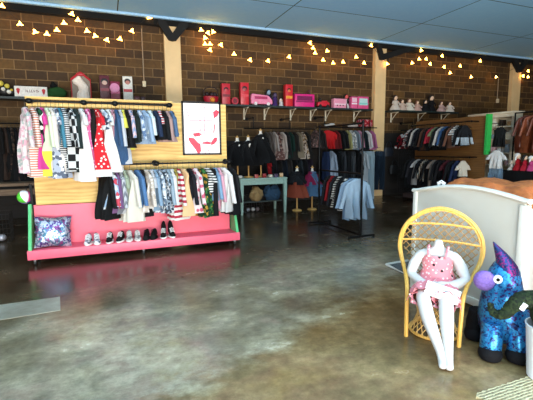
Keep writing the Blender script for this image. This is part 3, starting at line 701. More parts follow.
# ------------------------------------------------------------------ wall pipe racks (back wall)
def wall_rack(label, xa, xb, z, y, arms, up=.28, group='black pipe rails on the back wall'):
    t = thing('wall_rail', label, 'clothes rail', ((xa+xb)/2, y, z), 0, group); cx = (xa+xb)/2
    bm = B(); tube(bm, [(xa-cx, 0, 0), (xb-cx, 0, 0)], .016, 8); obj('rail', bm, PIPE, t)
    wl = 10.44-y
    for x in arms:
        bm = B(); tube(bm, [(x-cx, 0, .0), (x-cx, 0, up), (x-cx, wl, up)] if up else [(x-cx, 0, 0), (x-cx, wl, 0)], .013, 8); cyl(bm, (x-cx, wl, up), (x-cx, wl-.015, up), .045); ball(bm, (x-cx, 0, up), .022, seg=8); obj('rail_arm', bm, PIPE, t)
    return t
RYB = 9.9
wall_rack('upper black pipe rail under the middle of the toy shelf', 3.35, 5.45, 2.06, RYB, (3.62, 4.66))
wall_rack('upper black pipe rail left of the middle pilaster', 5.5, 7.55, 2.12, RYB, (5.75, 7.3))
wall_rack('lower black pipe rail behind the mint green table', 3.35, 5.4, 1.38, RYB, (3.5, 5.3), 0)
wall_rack('lower black pipe rail left of the middle pilaster', 5.5, 7.62, 1.53, RYB, (5.6, 7.5), 0)
def wr_place(z, y=RYB):
    def f(px, yb): p = onY(px, 150, y); q = onY(px, yb, y); return (p.x, y, z), max(.3, z-q.z)
    return f
P_ = lambda c: C('plain', c)
rail_of([(266, 157, 'shirt', P_('#4a443f'), .2, 'charcoal shirt'), (270, 158, 'shirt', P_('#6a5f5a'), .2, 'taupe shirt'), (274, 156, 'shirt', P_('#b3a69e'), .2, 'light grey shirt'), (278, 158, 'dress', C('floral', '#6d4a44', '#3a2a28', '#a38a80'), .19, 'brown print dress'),
    (282, 157, 'shirt', P_('#c0b0a6'), .2, 'putty beige shirt'), (286, 158, 'jacket', P_('#1c1a1b'), .2, 'black jacket'), (290, 156, 'shirt', P_('#16352e'), .2, 'dark green shirt'), (294, 158, 'jacket', P_('#2b2724'), .2, 'dark brown jacket'),
    (298, 156, 'shirt', P_('#8c7d68'), .2, 'khaki shirt'), (302, 157, 'dress', C('floral', '#c4b2a2', '#5e4b3c', '#94714a'), .19, 'tan print dress'), (306, 157, 'jacket', P_('#23201d'), .2, 'charcoal jacket')],
    wr_place(2.06), 'the upper middle wall rail', 'clothes on the upper middle wall rail', True, .05)
rail_of([(263, 176, 'jacket', P_('#141315'), .2, 'black jacket'), (268, 178, 'dress', P_('#b01c22'), .13, 'long red scarf dress'), (273, 175, 'shirt', P_('#1b1a1e'), .2, 'black shirt'), (278, 177, 'jacket', P_('#211d1c'), .2, 'dark brown coat'), (283, 176, 'shirt', P_('#1a222e'), .2, 'ink navy shirt'),
    (288, 175, 'shirt', P_('#37322f'), .2, 'dark taupe shirt'), (293, 178, 'jacket', P_('#131214'), .2, 'black blazer'), (298, 176, 'shirt', P_('#2a2f33'), .2, 'slate shirt'), (303, 178, 'jacket', P_('#181617'), .2, 'black parka'), (308, 176, 'shirt', P_('#2b2030'), .2, 'dark plum shirt')],
    wr_place(1.38), 'the lower middle wall rail', 'clothes on the lower middle wall rail', True, .05)
rail_of([(315, 146, 'shirt', C('floral', '#5c4a44', '#8d6a66', '#3b3433'), .2, 'brown print shirt'), (321, 147, 'shirt', P_('#2a2524'), .2, 'dark grey shirt'), (327.5, 147, 'tunic', P_('#d01f22'), .24, 'bright red top', 1.1), (335, 147, 'jacket', P_('#6c1518'), .2, 'dark red jacket'), (339, 148, 'jacket', P_('#121214'), .2, 'black jacket'),
    (343, 147, 'jacket', P_('#17181c'), .2, 'black cardigan'), (346.5, 148, 'shirt', P_('#a8a26a'), .2, 'mustard khaki shirt'), (350.5, 147, 'shirt', C('floral', '#c9cbc8', '#8c9198', '#ecebe6'), .2, 'white grey print shirt'), (354.5, 148, 'shirt', P_('#7f8f9c'), .2, 'blue grey shirt'),
    (358.5, 147, 'shirt', P_('#c88ea4'), .19, 'light pink shirt'), (362, 148, 'jacket', P_('#16282c'), .2, 'dark teal jacket'), (366, 147, 'shirt', P_('#e4e0e0'), .19, 'white shirt'), (370, 148, 'shirt', P_('#b86a96'), .2, 'orchid pink shirt')],
    wr_place(2.12), 'the upper pilaster-side rail', 'clothes on the upper rail left of middle pilaster', True, .05)
rail_of([(326, 178, 'pants', C('denim', '#26365c', '#1c2844'), .18, 'navy jeans'), (331.5, 180, 'shirt', C('denim', '#8fa3c0', '#cfd6e0'), .2, 'light blue shirt'), (337, 180, 'jacket', P_('#131417'), .2, 'black coat'), (342, 178, 'pants', C('vstripes', '#3c3f44', '#191a1d', s=2), .18, 'grey striped trousers'), (347, 180, 'pants', P_('#1b1c1f'), .18, 'black trousers'),
    (352, 180, 'pants', C('vstripes', '#55585c', '#202124', s=2), .18, 'grey pinstripe trousers'), (357, 182, 'jacket', P_('#151619'), .2, 'black long jacket'), (362.5, 186, 'shirt', P_('#c9d2d8'), .2, 'pale grey shirt'),
    (369.5, 197, 'pants', C('denim', '#a9bfca', '#93abb8'), .2, 'pale blue wide jeans', 1.0), (380, 188, 'pants', C('denim', '#27394c', '#1e2d3d'), .2, 'dark blue jeans', 1.1)],
    wr_place(1.53), 'the lower pilaster-side rail', 'clothes on the lower rail left of middle pilaster', True, .1)
o = bx('storage_box', (0, 0, 0), (.42, .26, .2), C('floral', '#b32530', '#d98f96', '#5e1218'), None, None, .02); p = onY(367, 121, 10.0); o.location = (p.x-.05, 10.05, 2.26)
tag(o, 'red patterned box on the pipe rail left of the middle pilaster', 'box')
for px, c, l in ((330, '#e7e2dc', 'folded white cloth lying on the rail above the red top'), (353, '#cfc3bd', 'folded pale grey cloth lying on the rail left of the red box')):
    p = onY(px, 122, 9.95); bm = B(); ball(bm, (0, 0, .035), .14, (1.3, .7, .3), 14); ball(bm, (.05, -.02, .07), .08, (1.2, .8, .4), 12); o = obj('folded_cloth', bm, P_(c)); o.location = (p.x, 9.95, 2.135); tag(o, l, 'cloth')

# ------------------------------------------------------------------ mint table with dress forms
MINT = M('#8fa99b', .5)
t = thing('display_table', 'mint green wooden table with dress forms on it near the back wall', 'table', (3.40, 8.95, 0))
bm = B(); box(bm, (0, 0, .835), (1.2, .7, .035), bev=.005); obj('table_top', bm, MINT, t)
bm = B(); 
for y in (-.31, .31): box(bm, (0, y, .76), (1.1, .025, .12))
for x in (-.54, .54): box(bm, (x, 0, .76), (.025, .6, .12))
obj('apron', bm, MINT, t)
for x in (-.55, .55):
    for y in (-.31, .31):
        bm = B(); rg = [[(x+r*a, y+r*b_, z) for a, b_ in ((-1, -1), (1, -1), (1, 1), (-1, 1))] for z, r in ((0, .022), (.6, .038), (.82, .038))]; loft(bm, rg); obj('leg', bm, MINT, t, False)
bm = B(); box(bm, (0, .05, .28), (1.05, .5, .02)); obj('lower_shelf', bm, M('#3a4440', .6), t)
POLE = wood('#d9a860', '#b98540', .5, 2)
def dress_form(label, x, y, z0, ztop, top, mtop, bottom=None, mbot=None, W=.16, zb=None, rz=.4, neck='#efe6da'):
    t = thing('dress_form', label, 'dress form', (x, y, z0), rz, 'child dress forms'); h = ztop-z0
    bm = B(); cyl(bm, (0, 0, .03), (0, 0, h-.12), .018); obj('pole', bm, POLE, t)
    bm = B(); cyl(bm, (0, 0, 0), (0, 0, .03), .12, .10, 20); obj('base', bm, POLE, t)
    rg = [[(W*.8*k*math.cos(a), W*k*.5*math.sin(a), zz) for a in [2*PI*i/20 for i in range(20)]] for zz, k in ((h-.62, .7), (h-.55, .8), (h-.42, .72), (h-.25, .88), (h-.14, .85), (h-.09, .45), (h-.07, .3), (h-.01, .27))]
    bm = B(); loft(bm, rg); obj('torso', bm, M(neck, .6), t)
    bm = B(); cyl(bm, (0, 0, h-.01), (0, 0, h+.012), .05, .03); ball(bm, (0, 0, h+.025), .018, seg=8); obj('finial', bm, POLE, t)
    o = obj('top', garment_bm(top, .36 if bottom else h-(zb-z0) if zb else .6, W*1.25, .12, int(x*10)), mtop); o.location = (x, y, ztop-.055); o.rotation_euler = (0, 0, rz+PI/2)
    o.name = NAMES[top]; tag(o, label.split(' dress form')[0] + ' %s worn by the dress form' % NAMES[top].replace('_', ' ') if 0 else DF[label][0], CATS[top])
    if bottom:
        o2 = obj('skirt', garment_bm('skirt', ztop-.30-zb, W*1.35, .15, 3), mbot); o2.location = (x, y, ztop-.30); o2.rotation_euler = (0, 0, rz+PI/2); tag(o2, DF[label][1], 'skirt')
    return t
DF = {'dress form on wooden pole, leftmost on the mint table': ('black top on the leftmost dress form of the mint table',),
 'dress form on wooden pole, middle one on the mint table': ('black top on the middle dress form of the mint table',),
 'tallest dress form on the mint table, right of the other two': ('black coat on the tallest dress form of the mint table',),
 'floor-standing dress form wearing rust skirt, right of the mint table': ('black top above the rust skirt on the floor-standing form', 'rust brown skirt on the floor-standing dress form'),
 'floor-standing dress form in pink and denim, beside the rust skirt one': ('magenta long-sleeved top under a denim pinafore', 'blue denim pinafore skirt on the pink topped dress form')}
DK = list(DF)
KB = P_('#101012')
dress_form(DK[0], onY(236, 150, 8.9).x+.05, 8.95, .8525, 1.80, 'jacket', KB, W=.17, zb=1.2)
dress_form(DK[1], onY(249, 150, 8.9).x, 8.95, .8525, 1.82, 'jacket', P_('#141214'), W=.17, zb=1.2)
dress_form(DK[2], onY(261.5, 150, 8.9).x, 8.95, .8525, 1.97, 'jacket', KB, W=.17, zb=1.25)
p = onZ(297, 210.5); dress_form(DK[3], p.x, p.y, 0, 1.07, 'tunic', P_('#17191d'), 'skirt', P_('#9c4a34'), .15, zb=.34)
p = onZ(312, 209.5); dress_form(DK[4], p.x, p.y, 0, 1.06, 'sweater', P_('#8e1c48'), 'skirt', C('denim', '#5d7f9e', '#46678a'), .14, zb=.36)
o = obj('vest', garment_bm('tank', .42, .13, .12, 5), C('denim', '#5d7f9e', '#46678a')); o.location = (p.x, p.y-.02, 1.0); o.rotation_euler = (0, 0, .4+PI/2); tag(o, 'blue denim bib over the magenta top on the dress form', 'pinafore')
rr = random.Random(3)
for i, (px, c, l) in enumerate(((240, '#c3b8ac', 'small beige box at the left end of the mint table'), (256, '#b5534a', 'small terracotta box on the mint table'), (264, '#8d1d20', 'dark red box on the mint table under the tallest form'),
        (270, '#d9cdb8', 'small cream box on the mint table'), (275.5, '#4b3b52', 'dusky purple box on the mint table'), (281, '#c8a37a', 'tan box at the right end of the mint table'))):
    x = onY(px, 178, 8.72).x; o = bx('small_box', (0, 0, .04), (.09, .08, .06+.03*(i % 3)), M(c, .6), None, rr.uniform(-.5, .5), .012); o.location = (x, 8.70, .8525+.03*0+.0); 
    for v in o.data.vertices: v.co.z = max(v.co.z, .0)
    tag(o, l, 'box', 'small goods on the mint table')
def pile(name, label, cat, loc, s, mat, seed):
    r2 = random.Random(seed); bm = B()
    bmesh.ops.create_icosphere(bm, subdivisions=4, radius=1)
    for v in bm.verts:
        p = v.co.copy(); k = 1+.10*math.sin(5*p.x+seed)+.08*math.sin(7*p.y+3*p.z+seed)+.05*math.sin(13*p.z+9*p.x)
        v.co = Vector((p.x*s[0]*k, p.y*s[1]*k, max(0, (p.z+.75))*s[2]*k/1.75))
    o = obj(name, bm, mat); o.location = loc; return tag(o, label, cat)
pile('clothes_pile', 'tan folded clothes on the shelf under the mint table', 'clothes', (3.28, 8.85, .292), (.16, .16, .32), P_('#a98a5c'), 2)
pile('clothes_pile', 'blue denim pile on the shelf under the mint table', 'clothes', (3.70, 8.85, .292), (.20, .16, .34), C('denim', '#33506a', '#20364c'), 5)
def wire_basket(label, loc, s, rz=0):
    t = thing('wire_basket', label, 'basket', loc, rz); w, d, h = s; bm = B()
    for z in (.02, h*.35, h*.68, h):
        tube(bm, [(-w/2, -d/2, z), (w/2, -d/2, z), (w/2, d/2, z), (-w/2, d/2, z)], .004, 4, True)
    n = 7
    for i in range(n+1):
        x = -w/2+w*i/n
        for y in (-d/2, d/2): tube(bm, [(x, y, .01), (x, y, h)], .003, 4)
        tube(bm, [(x, -d/2, .012), (x, d/2, .012)], .003, 4)
        y = -d/2+d*i/n
        for x in (-w/2, w/2): tube(bm, [(x, y, .01), (x, y, h)], .003, 4)
    obj('wires', bm, M('#4d4a47', .4, .8), t)
    return t
p = onZ(253, 212); wire_basket('wire basket on the floor under the left of the mint table', (p.x, p.y, 0), (.45, .32, .42))
for i in range(3):
    bm = B(); ball(bm, (0, 0, .05), .05, seg=12); o = obj('small_ball', bm, M(('#8a8f96', '#b8b2ac', '#6a5a58')[i], .4)); o.location = (p.x-.12+.12*i, p.y, .017); tag(o, ('blue grey', 'pale', 'brown')[i]+' ball in the wire basket under the table', 'ball', 'balls in the wire basket')

# ------------------------------------------------------------------ freestanding rack
RX = 3.98; y0, y1 = 5.58, 7.03
t = thing('clothes_rack', 'black pipe freestanding clothes rack with two rails', 'clothes rack', (RX, 6.3, 0))
for y in (y0-6.3, y1-6.3): 
    bm = B(); tube(bm, [(0, y, .03), (0, y, 1.97)], .02, 10); ball(bm, (0, y, 1.97), .028, seg=10); ball(bm, (0, y, 1.10), .03, seg=10); obj('post', bm, PIPE, t)
    bm = B(); tube(bm, [(-.24, y, .03), (.27, y, .03)], .018, 8)
    for x in (-.24, .27): tube(bm, [(x, y, .0), (x, y, .055)], .022, 8)
    obj('foot', bm, PIPE, t)
for z, n in ((1.95, 'top_rail'), (1.10, 'middle_rail'), (.05, 'base_rail')):
    bm = B(); tube(bm, [(0, y0-6.3, z), (0, y1-6.3, z)], .017, 8); obj(n, bm, PIPE, t)
FR = [(5.70, 'shirt', C('denim', '#b8cbdc', '#a1b8cc'), .2, .72, 'light blue shirt, nearest garment on the freestanding rack'), (5.80, 'shirt', C('denim', '#7d98b4', '#9cb2c8'), .22, .76, 'mid blue chambray shirt just behind the light blue one'),
 (5.90, 'shirt', C('denim', '#4a6c90', '#38567a'), .21, .72, 'darker denim shirt on the freestanding rack'), (6.02, 'tunic', C('stripes', '#ddd8d0', '#1a1718', s=.9), .2, .62, 'black and cream zebra striped top on the freestanding rack'),
 (6.14, 'jacket', P_('#141416'), .21, .66, 'black jacket left of the zebra striped top'), (6.26, 'tunic', C('stripes', '#c9c2b8', '#22201f', s=1.5), .2, .6, 'narrow striped black top on the freestanding rack'),
 (6.38, 'jacket', P_('#1c1b1f'), .21, .62, 'charcoal black jacket behind the striped tops'), (6.50, 'shirt', P_('#8e161c'), .2, .5, 'deep red shirt on the freestanding rack'), (6.62, 'jacket', P_('#17161a'), .21, .6, 'black jacket at the far end of the freestanding rack')]
for y, k, mt, W, L, l in FR: hang(k, mt, L, W if y < 5.9 else W*.72, (RX, y, 1.10), PI/2+(-.25 if y < 5.9 else .35)+rnd.uniform(-.04, .04), l, 'clothes on the freestanding rack', True, .04)

# ------------------------------------------------------------------ far left corner
wall_rack('black pipe rail of dark clothes left of the pink stand', -3.6, -1.25, 2.10, 9.75, (-3.4, -1.35), .0)
rail_of([(2, 178, 'jacket', P_('#15110f'), .22, 'dark brown jacket'), (6, 177, 'shirt', C('plain', '#3a2a22'), .21, 'chocolate shirt'), (9.5, 180, 'jacket', P_('#0f0f10'), .22, 'black coat'), (13, 178, 'shirt', C('floral', '#2c2420', '#5c4638', '#17120f'), .2, 'brown print shirt'),
    (16.5, 179, 'jacket', P_('#121013'), .21, 'black blazer'), (20, 178, 'shirt', P_('#4c3a30'), .2, 'mocha shirt'), (24, 178, 'jacket', P_('#141414'), .21, 'black parka')], wr_place(2.10, 9.75), 'the far left wall rail', 'dark clothes on the far left wall rail', True, .3)
t = thing('bench', 'rough brown wooden bench left of the pink stand', 'bench', (-2.2, 9.3, 0)); WB = wood('#7a6048', '#57422f', .7)
bm = B(); box(bm, (0, 0, .87), (1.9, .5, .06)); obj('seat_board', bm, WB, t)
for x in (-.85, .85):
    for y in (-.2, .2): bm = B(); box(bm, (x, y, .42), (.07, .07, .84)); obj('leg', bm, WB, t)
bm = B(); box(bm, (0, -.2, .72), (1.7, .03, .12)); obj('rail', bm, WB, t)
wire_basket('large dark wire basket on the floor left of the pink stand', (-1.93, 7.8, 0), (.7, .5, .5), .1)
for i, (dx, c) in enumerate(((-.18, '#8f9aa8'), (.02, '#b8a0a8'), (.2, '#a8a8b0'))):
    bm = B(); ball(bm, (0, 0, .06), .06, (1.2, 1, 1), 12); o = obj('small_ball', bm, M(c, .3, .3)); o.location = (-1.93+dx, 7.78, .017); tag(o, ('shiny blue grey ball in the large wire basket', 'shiny rosy ball in the large wire basket', 'shiny silver ball in the large wire basket')[i], 'ball', 'balls in the large wire basket')

# ------------------------------------------------------------------ right display stand (perpendicular to the wall)
DX = 8.5; ya, yb_ = 6.95, 9.3; PLD = wood('#7c5226', '#5c3c1a', .55, 1)
t = thing('display_stand', 'plywood clothing display stand with a bright green end post, right side', 'display stand', (DX, 8.1, 0))
def l2(v): return Vector(v)-Vector((DX, 8.1, 0))
bm = B(); box(bm, l2((DX, 8.12, 1.5)), (.03, yb_-ya, 1.56)); obj('plywood_panel', bm, PLD, t)
bm = B(); box(bm, l2((DX, 8.12, .45)), (.03, yb_-ya, .54)); obj('lower_panel', bm, M('#2a2220', .6), t)
bm = B(); box(bm, l2((DX-.2, 8.12, .14)), (.42, yb_-ya, .12)); obj('platform', bm, M('#3b2a26', .6), t)
for y in (ya, yb_):
    for x in (DX-.38, DX-.02):
        bm = B(); cyl(bm, l2((x-.012, y+(.06 if y == ya else -.06), .04)), l2((x+.012, y+(.06 if y == ya else -.06), .04)), .04); obj('caster', bm, BLACK, t)
bm = B(); box(bm, l2((DX+.01, ya-.04, 1.83)), (.15, .06, .96)); o = obj('end_post', bm, M('#2fa84a', .45), t); o['label'] = 'bright green end post'
for z in (2.15, 1.28):
    bm = B(); tube(bm, [l2((DX-.25, ya+.2, z)), l2((DX-.25, yb_-.05, z))], .015, 8); r_ = obj('clothes_rail', bm, PIPE, t)
    for y in (ya+.22, 8.1, yb_-.08):
        bm = B(); tube(bm, [l2((DX-.25, y, z)), l2((DX-.01, y, z))], .013, 8); ball(bm, l2((DX-.25, y, z)), .026, seg=8); obj('rail_arm', bm, PIPE, r_)
def side_rail(rows, z, where, group):
    n = len(rows); last = None
    for i, (kind, mt, L, desc) in enumerate(rows):
        y = yb_-.12 - (yb_-ya-.52)*i/(n-1)
        if i == 0: lab = '%s at the left end of %s' % (desc, where)
        elif i == n-1: lab = '%s at the right end of %s' % (desc, where)
        else: lab = '%s on %s, right of the %s' % (desc, where, rows[i-1][3])
        hang(kind, mt, L*1.08, .175 if i < n-2 else .13, (DX-.25, y, z), PI/2-.25+rnd.uniform(-.05, .05), lab, group, True, .04)
side_rail([('shirt', C('floral', '#c7bdb6', '#4a4444', '#8d5a5a'), .52, 'pale print blouse'), ('jacket', P_('#17171a'), .6, 'black coat'), ('shirt', P_('#d9d2ca'), .5, 'cream shirt'), ('jacket', P_('#1a1c26'), .58, 'navy jacket'), ('jacket', P_('#131316'), .62, 'black hoodie'),
    ('shirt', P_('#5a3a2c'), .6, 'brown shirt'), ('jacket', P_('#19191b'), .6, 'black cardigan'), ('sweater', P_('#b52a3c'), .42, 'raspberry jumper'), ('tee', P_('#7e8c6a'), .5, 'olive t-shirt'), ('jacket', P_('#141416'), .6, 'black bomber'), ('shirt', P_('#d5d0cb'), .5, 'white blouse'), ('shirt', C('denim', '#2c4c78', '#3d618e'), .5, 'blue denim shirt'),
    ('jacket', P_('#141417'), .55, 'black vest'), ('shirt', P_('#7a5240'), .55, 'rust brown shirt'), ('tee', C('stripes', '#e4e1dc', '#26262a', s=1.5), .5, 'striped t-shirt'), ('jacket', P_('#101012'), .5, 'black leather jacket'), ('shirt', C('block', '#17171b', '#b9c6cf', s=.33), .48, 'black and pale blue top')], 2.15, 'the upper right-stand rail', 'clothes on the upper rail of the right stand')
side_rail([('jacket', P_('#141415'), .8, 'black gown'), ('shirt', P_('#2a2a30'), .7, 'charcoal shirt'), ('dress', P_('#c8c6c4'), .7, 'pale grey dress'), ('jacket', P_('#151417'), .7, 'black jacket'), ('shirt', C('vstripes', '#b9aa98', '#1c1a1a', s=1.4), .6, 'beige striped shirt'), ('jacket', P_('#121214'), .75, 'black coat'), ('dress', P_('#8c7c70'), .75, 'taupe dress'),
    ('jacket', P_('#17161a'), .75, 'black blazer'), ('jacket', P_('#1a181b'), .72, 'soft black cardigan'), ('tee', P_('#501a22'), .6, 'maroon t-shirt'), ('jacket', P_('#131417'), .7, 'black parka'), ('shirt', C('denim', '#24345a', '#1c2846'), .62, 'navy shirt'), ('dress', C('block', '#e3d8c6', '#1b1c22', s=.42), .6, 'cream and black dress')], 1.28, 'the lower right-stand rail', 'clothes on the lower rail of the right stand')
# garments hooked on the near end of that stand
for (kind, mt, L, W, x, y, z, l) in (('tank', P_('#101011'), .5, .14, 8.66, 6.72, 2.08, 'black top hooked beside the green end post'), ('tee', P_('#e8e6e2'), .46, .15, 8.52, 6.66, 1.54, 'white t-shirt hanging below the black top at green post'), ('pants', C('denim', '#7f98ac', '#5e7890'), .5, .13, 8.58, 6.70, 1.16, 'faded denim shorts hanging below the white t-shirt')):
    hang(kind, mt, L, W, (x, y, z), PI/2-1.25, l, 'clothes hooked on the green end post')
t = thing('hook_bar', 'black hook bar holding the hanging outfit by the green post', 'hook', (8.72, 6.72, 0))
bm = B(); tube(bm, [(-.2, .2, 2.09), (0, .1, 2.09), (0, -.0, 2.09), (-.04, -.05, 1.46), (-.04, -.02, 1.07)], .008, 6); obj('bar', bm, PIPE, t)
# black grid panel at its far end
t = thing('grid_panel', 'black wire grid panel standing left of the right display stand', 'grid panel', (8.3, 9.45, 0)); bm = B()
for i in range(8): x = -.28+.08*i; tube(bm, [(x, 0, .02), (x, 0, 1.55)], .005, 4)
for k in range(16): tube(bm, [(-.28, 0, .05+.1*k), (.28, 0, .05+.1*k)], .005, 4)
obj('wires', bm, BLACK, t)
# santa sweater and wall hooks
wall_rack('short black pipe arm holding the red christmas jumper', 8.45, 8.95, 2.05, 9.9, (8.9,), .25)
wall_rack('short black pipe arm above the right display stand', 9.35, 9.85, 2.20, 9.9, (9.8,), .12)
hang('sweater', C('floral', '#8e1420', '#15110f', '#e6dcd6', .6), .5, .2, (8.62, 9.9, 2.05), 1.0, 'red black and white christmas jumper right of the middle pilaster', 'single garments on the back wall')
for i, (px, y, c, l) in enumerate(((391, 150, '#17202c', 'dark navy bag hanging on the wall right of the middle pilaster'), (397, 168, '#141112', 'black bag hanging low on the shaded back wall'))):
    p = onY(px, y, 10.25); t = thing('handbag', l, 'bag', (p.x, 10.365, p.z)); bm = B()
    loft(bm, [[(w*math.cos(a), .06*math.sin(a), z) for a in [2*PI*k/14 for k in range(14)]] for z, w in ((-.2, .17), (-.05, .2), (.08, .15))]); obj('pouch', bm, M(c, .5), t)
    bm = B(); tube(bm, smoothpath([(-.12, 0, .07), (-.07, 0, .22), (0, 0, .27), (.07, 0, .22), (.12, 0, .07)], 4), .01); obj('strap', bm, M(c, .5), t)

# ------------------------------------------------------------------ cream bookcase, leather jackets, dolls table
t = thing('bookcase', 'cream painted open bookcase behind the green ended display stand', 'bookcase', (10.6, 8.4, 0)); CRM = M('#e2d3b8', .5, 0, .05)
ln = 1.32; hh = 2.46
for y in (-ln/2, ln/2): bm = B(); box(bm, (0, y, hh/2), (.32, .07, hh)); obj('side_panel', bm, CRM, t)
bm = B(); box(bm, (.15, 0, hh/2), (.02, ln, hh)); obj('back_panel', bm, CRM, t)
for z in (.1, .55, 1.0, 1.35, 1.75, 2.1): bm = B(); box(bm, (0, 0, z), (.3, ln-.06, .03)); obj('shelf', bm, CRM, t)
bm = B(); box(bm, (-.03, 0, hh+.02), (.42, ln+.2, .05), bev=.01); box(bm, (-.01, 0, hh-.05), (.36, ln+.08, .1)); obj('cornice', bm, CRM, t)
k = 0
DESC = ['pale pink', 'cream', 'grey', 'brown', 'ivory', 'dusty blue', 'tan', 'white', 'dark brown']; HEX = ['#d8aeb0', '#e6dcc4', '#8d8a86', '#5e4230', '#ece4d2', '#8fa0ad', '#b08c60', '#ebe8e4', '#33261e']
SH = ['lowest visible', 'second', 'third', 'top']
for si, z in enumerate((1.0, 1.35, 1.75, 2.1)):
    for j in range(5):
        w = .1+.05*((j*3+si) % 3); h = .12+.06*((j+si*2) % 3); ci = (si*5+j*2) % 9
        o = bx('keepsake_box', (0, 0, h/2), (.16, w, h), M(HEX[ci], .6), None, None, .012); o.location = (10.6, 8.4-.48+.24*j, z+.0155)
        tag(o, '%s box on the %s shelf of the cream bookcase, %s' % (DESC[ci], SH[si], ('at its right end', 'right of centre', 'in the centre', 'left of centre', 'at its left end')[j]), 'box', 'small goods in the cream bookcase')
t = thing('clothes_rail', 'dark rail of brown leather jackets at the right edge', 'clothes rail', (10.2, 6.75, 0)); bm = B()
tube(bm, [(0, -.75, 2.42), (0, .75, 2.42)], .018, 8); 
for y in (-.75, .75): tube(bm, [(0, y, 0), (0, y, 2.42)], .02, 8); tube(bm, [(-.25, y, .02), (.25, y, .02)], .02, 8)
obj('frame', bm, PIPE, t)
def leather(c1, c2):
    k_ = ('L', c1)
    if k_ in _M: return _M[k_]
    mt, nt, b = new_mat('leather'); v = coords(nt); f = noise(nt, v, 14, 5, .65)
    nt.links.new(ramp(nt, f, [(.3, c2), (.7, c1)]), b.inputs['Base Color']); b.inputs['Roughness'].default_value = .42; bump(nt, b, f, .4, .01); _M[k_] = mt; return mt
for i, (y, c) in enumerate(((7.16, '#6e3320'), (6.98, '#9a5230'), (6.78, '#7c3d24'), (6.56, '#a45c38'))):
    hang('jacket', leather(c, '#4a2014' if i % 2 == 0 else '#6b3018'), 1.0, .25, (10.2, y, 2.42), PI/2-.45, ('dark chestnut leather jacket beside the cream bookcase', 'tan leather jacket next to the dark chestnut one', 'reddish brown leather jacket between the two tan ones', 'light tan leather jacket, nearest the right edge of the photo')[i], 'leather jackets on the right rail')
t = thing('display_table', 'table draped in black cloth holding red and white dolls', 'table', (9.55, 6.35, 0)); bm = B(); box(bm, (0, 0, .93), (.6, 1.5, .03)); obj('table_top', bm, M('#241d1a', .5), t)
bm = B(); n = 60; ring = []
for z, k in ((.0, 1.04), (.4, 1.02), (.945, 1.0), (.952, .98)):
    ring.append([( (.31*k if abs(math.cos(a)) > abs(math.sin(a)) else .31*k*abs(math.cos(a)/math.sin(a)))*(1 if math.cos(a) > 0 else -1)*(1+ (.02*math.sin(14*a) if z < .9 else 0)), (.76*k if abs(math.sin(a)) >= abs(math.cos(a)) else .76*k*abs(math.sin(a)/math.cos(a)))*(1 if math.sin(a) > 0 else -1), z) for a in [2*PI*(i+.5)/n for i in range(n)]])
loft(bm, ring); obj('table_cover', bm, P_('#131012'), t)
for i, (px, c, hc, l, h) in enumerate(((517, '#b51c28', '#eee6e0', 'white haired doll in red on the black draped table', .42), (524, '#c62338', '#1a1211', 'dark haired doll in red on the black draped table', .38), (530.5, '#d8508c', '#e9dfd6', 'doll in bright pink on the black draped table', .36), (511, '#e6ded2', '#dcd0c0', 'small white doll at the left of the black draped table', .24))):
    p = onX(px, 172, 9.4); doll(0, h, P_(c), M(hc, .7), SK, l, 'dolls on the black draped table', y=min(7.05, p.y), z=.9535, x=9.4, W=.10)

# ------------------------------------------------------------------ white arched panel counter
WP = M('#d6d2c6', .45, 0, .03, 3); GP_ = M('#c3c0b4', .5, 0, .03, 3)
ya, yb2 = 2.13, 3.345; PX = 3.07
t = thing('display_counter', 'white painted counter with an arched top end panel', 'counter', (PX, 2.7, 0))
def l3(v): return Vector(v)-Vector((PX, 2.7, 0))
def arch(y): u = (y-ya)/(yb2-ya); return 1.075 + .015*(1-u) + .085*math.sin(PI*min(1, max(0, u*.94+.06)))
bm = B(); ys = [ya+(yb2-ya)*i/24 for i in range(25)]
prof = [(y, arch(y)) for y in ys] + [(yb2, .10), (ya, .10)]
loft(bm, [[l3((PX+.01, y, z)) for y, z in prof], [l3((PX+.035, y, z)) for y, z in prof]]); obj('end_panel', bm, GP_, t, False)
bm = B(); rg = []
for y in [ya-.04]+ys+[yb2+.03]:
    z = arch(min(yb2, max(ya, y))); rg.append([l3((PX+.02+.035*math.cos(a), y, z+.022*math.sin(a)+.005)) for a in [2*PI*i/12 for i in range(12)]])
loft(bm, rg); o = obj('top_rail', bm, WP, t)
for y, w in ((ya-.0, .06), (yb2-.015, .045)):
    bm = B(); box(bm, l3((PX+.02, y, .54)), (.06, w, 1.08), bev=.004); obj('corner_post', bm, WP, t)
bm = B(); box(bm, l3((PX+.015, (ya+yb2)/2, .125)), (.045, yb2-ya, .07), bev=.003); obj('bottom_rail', bm, WP, t)
for y in (yb2-.02, ya+.06): bm = B(); box(bm, l3((PX+.7, y, .56)), (1.35, .03, .95)); obj('side_panel', bm, WP, t)
bm = B(); box(bm, l3((PX+.72, (ya+yb2)/2, 1.03)), (1.36, yb2-ya-.04, .03)); obj('counter_top', bm, WP, t)
for x in (PX+.1, PX+1.3):
    for y in (ya+.1, yb2-.1): bm = B(); box(bm, l3((x, y, .05)), (.06, .06, .1)); obj('foot', bm, WP, t)
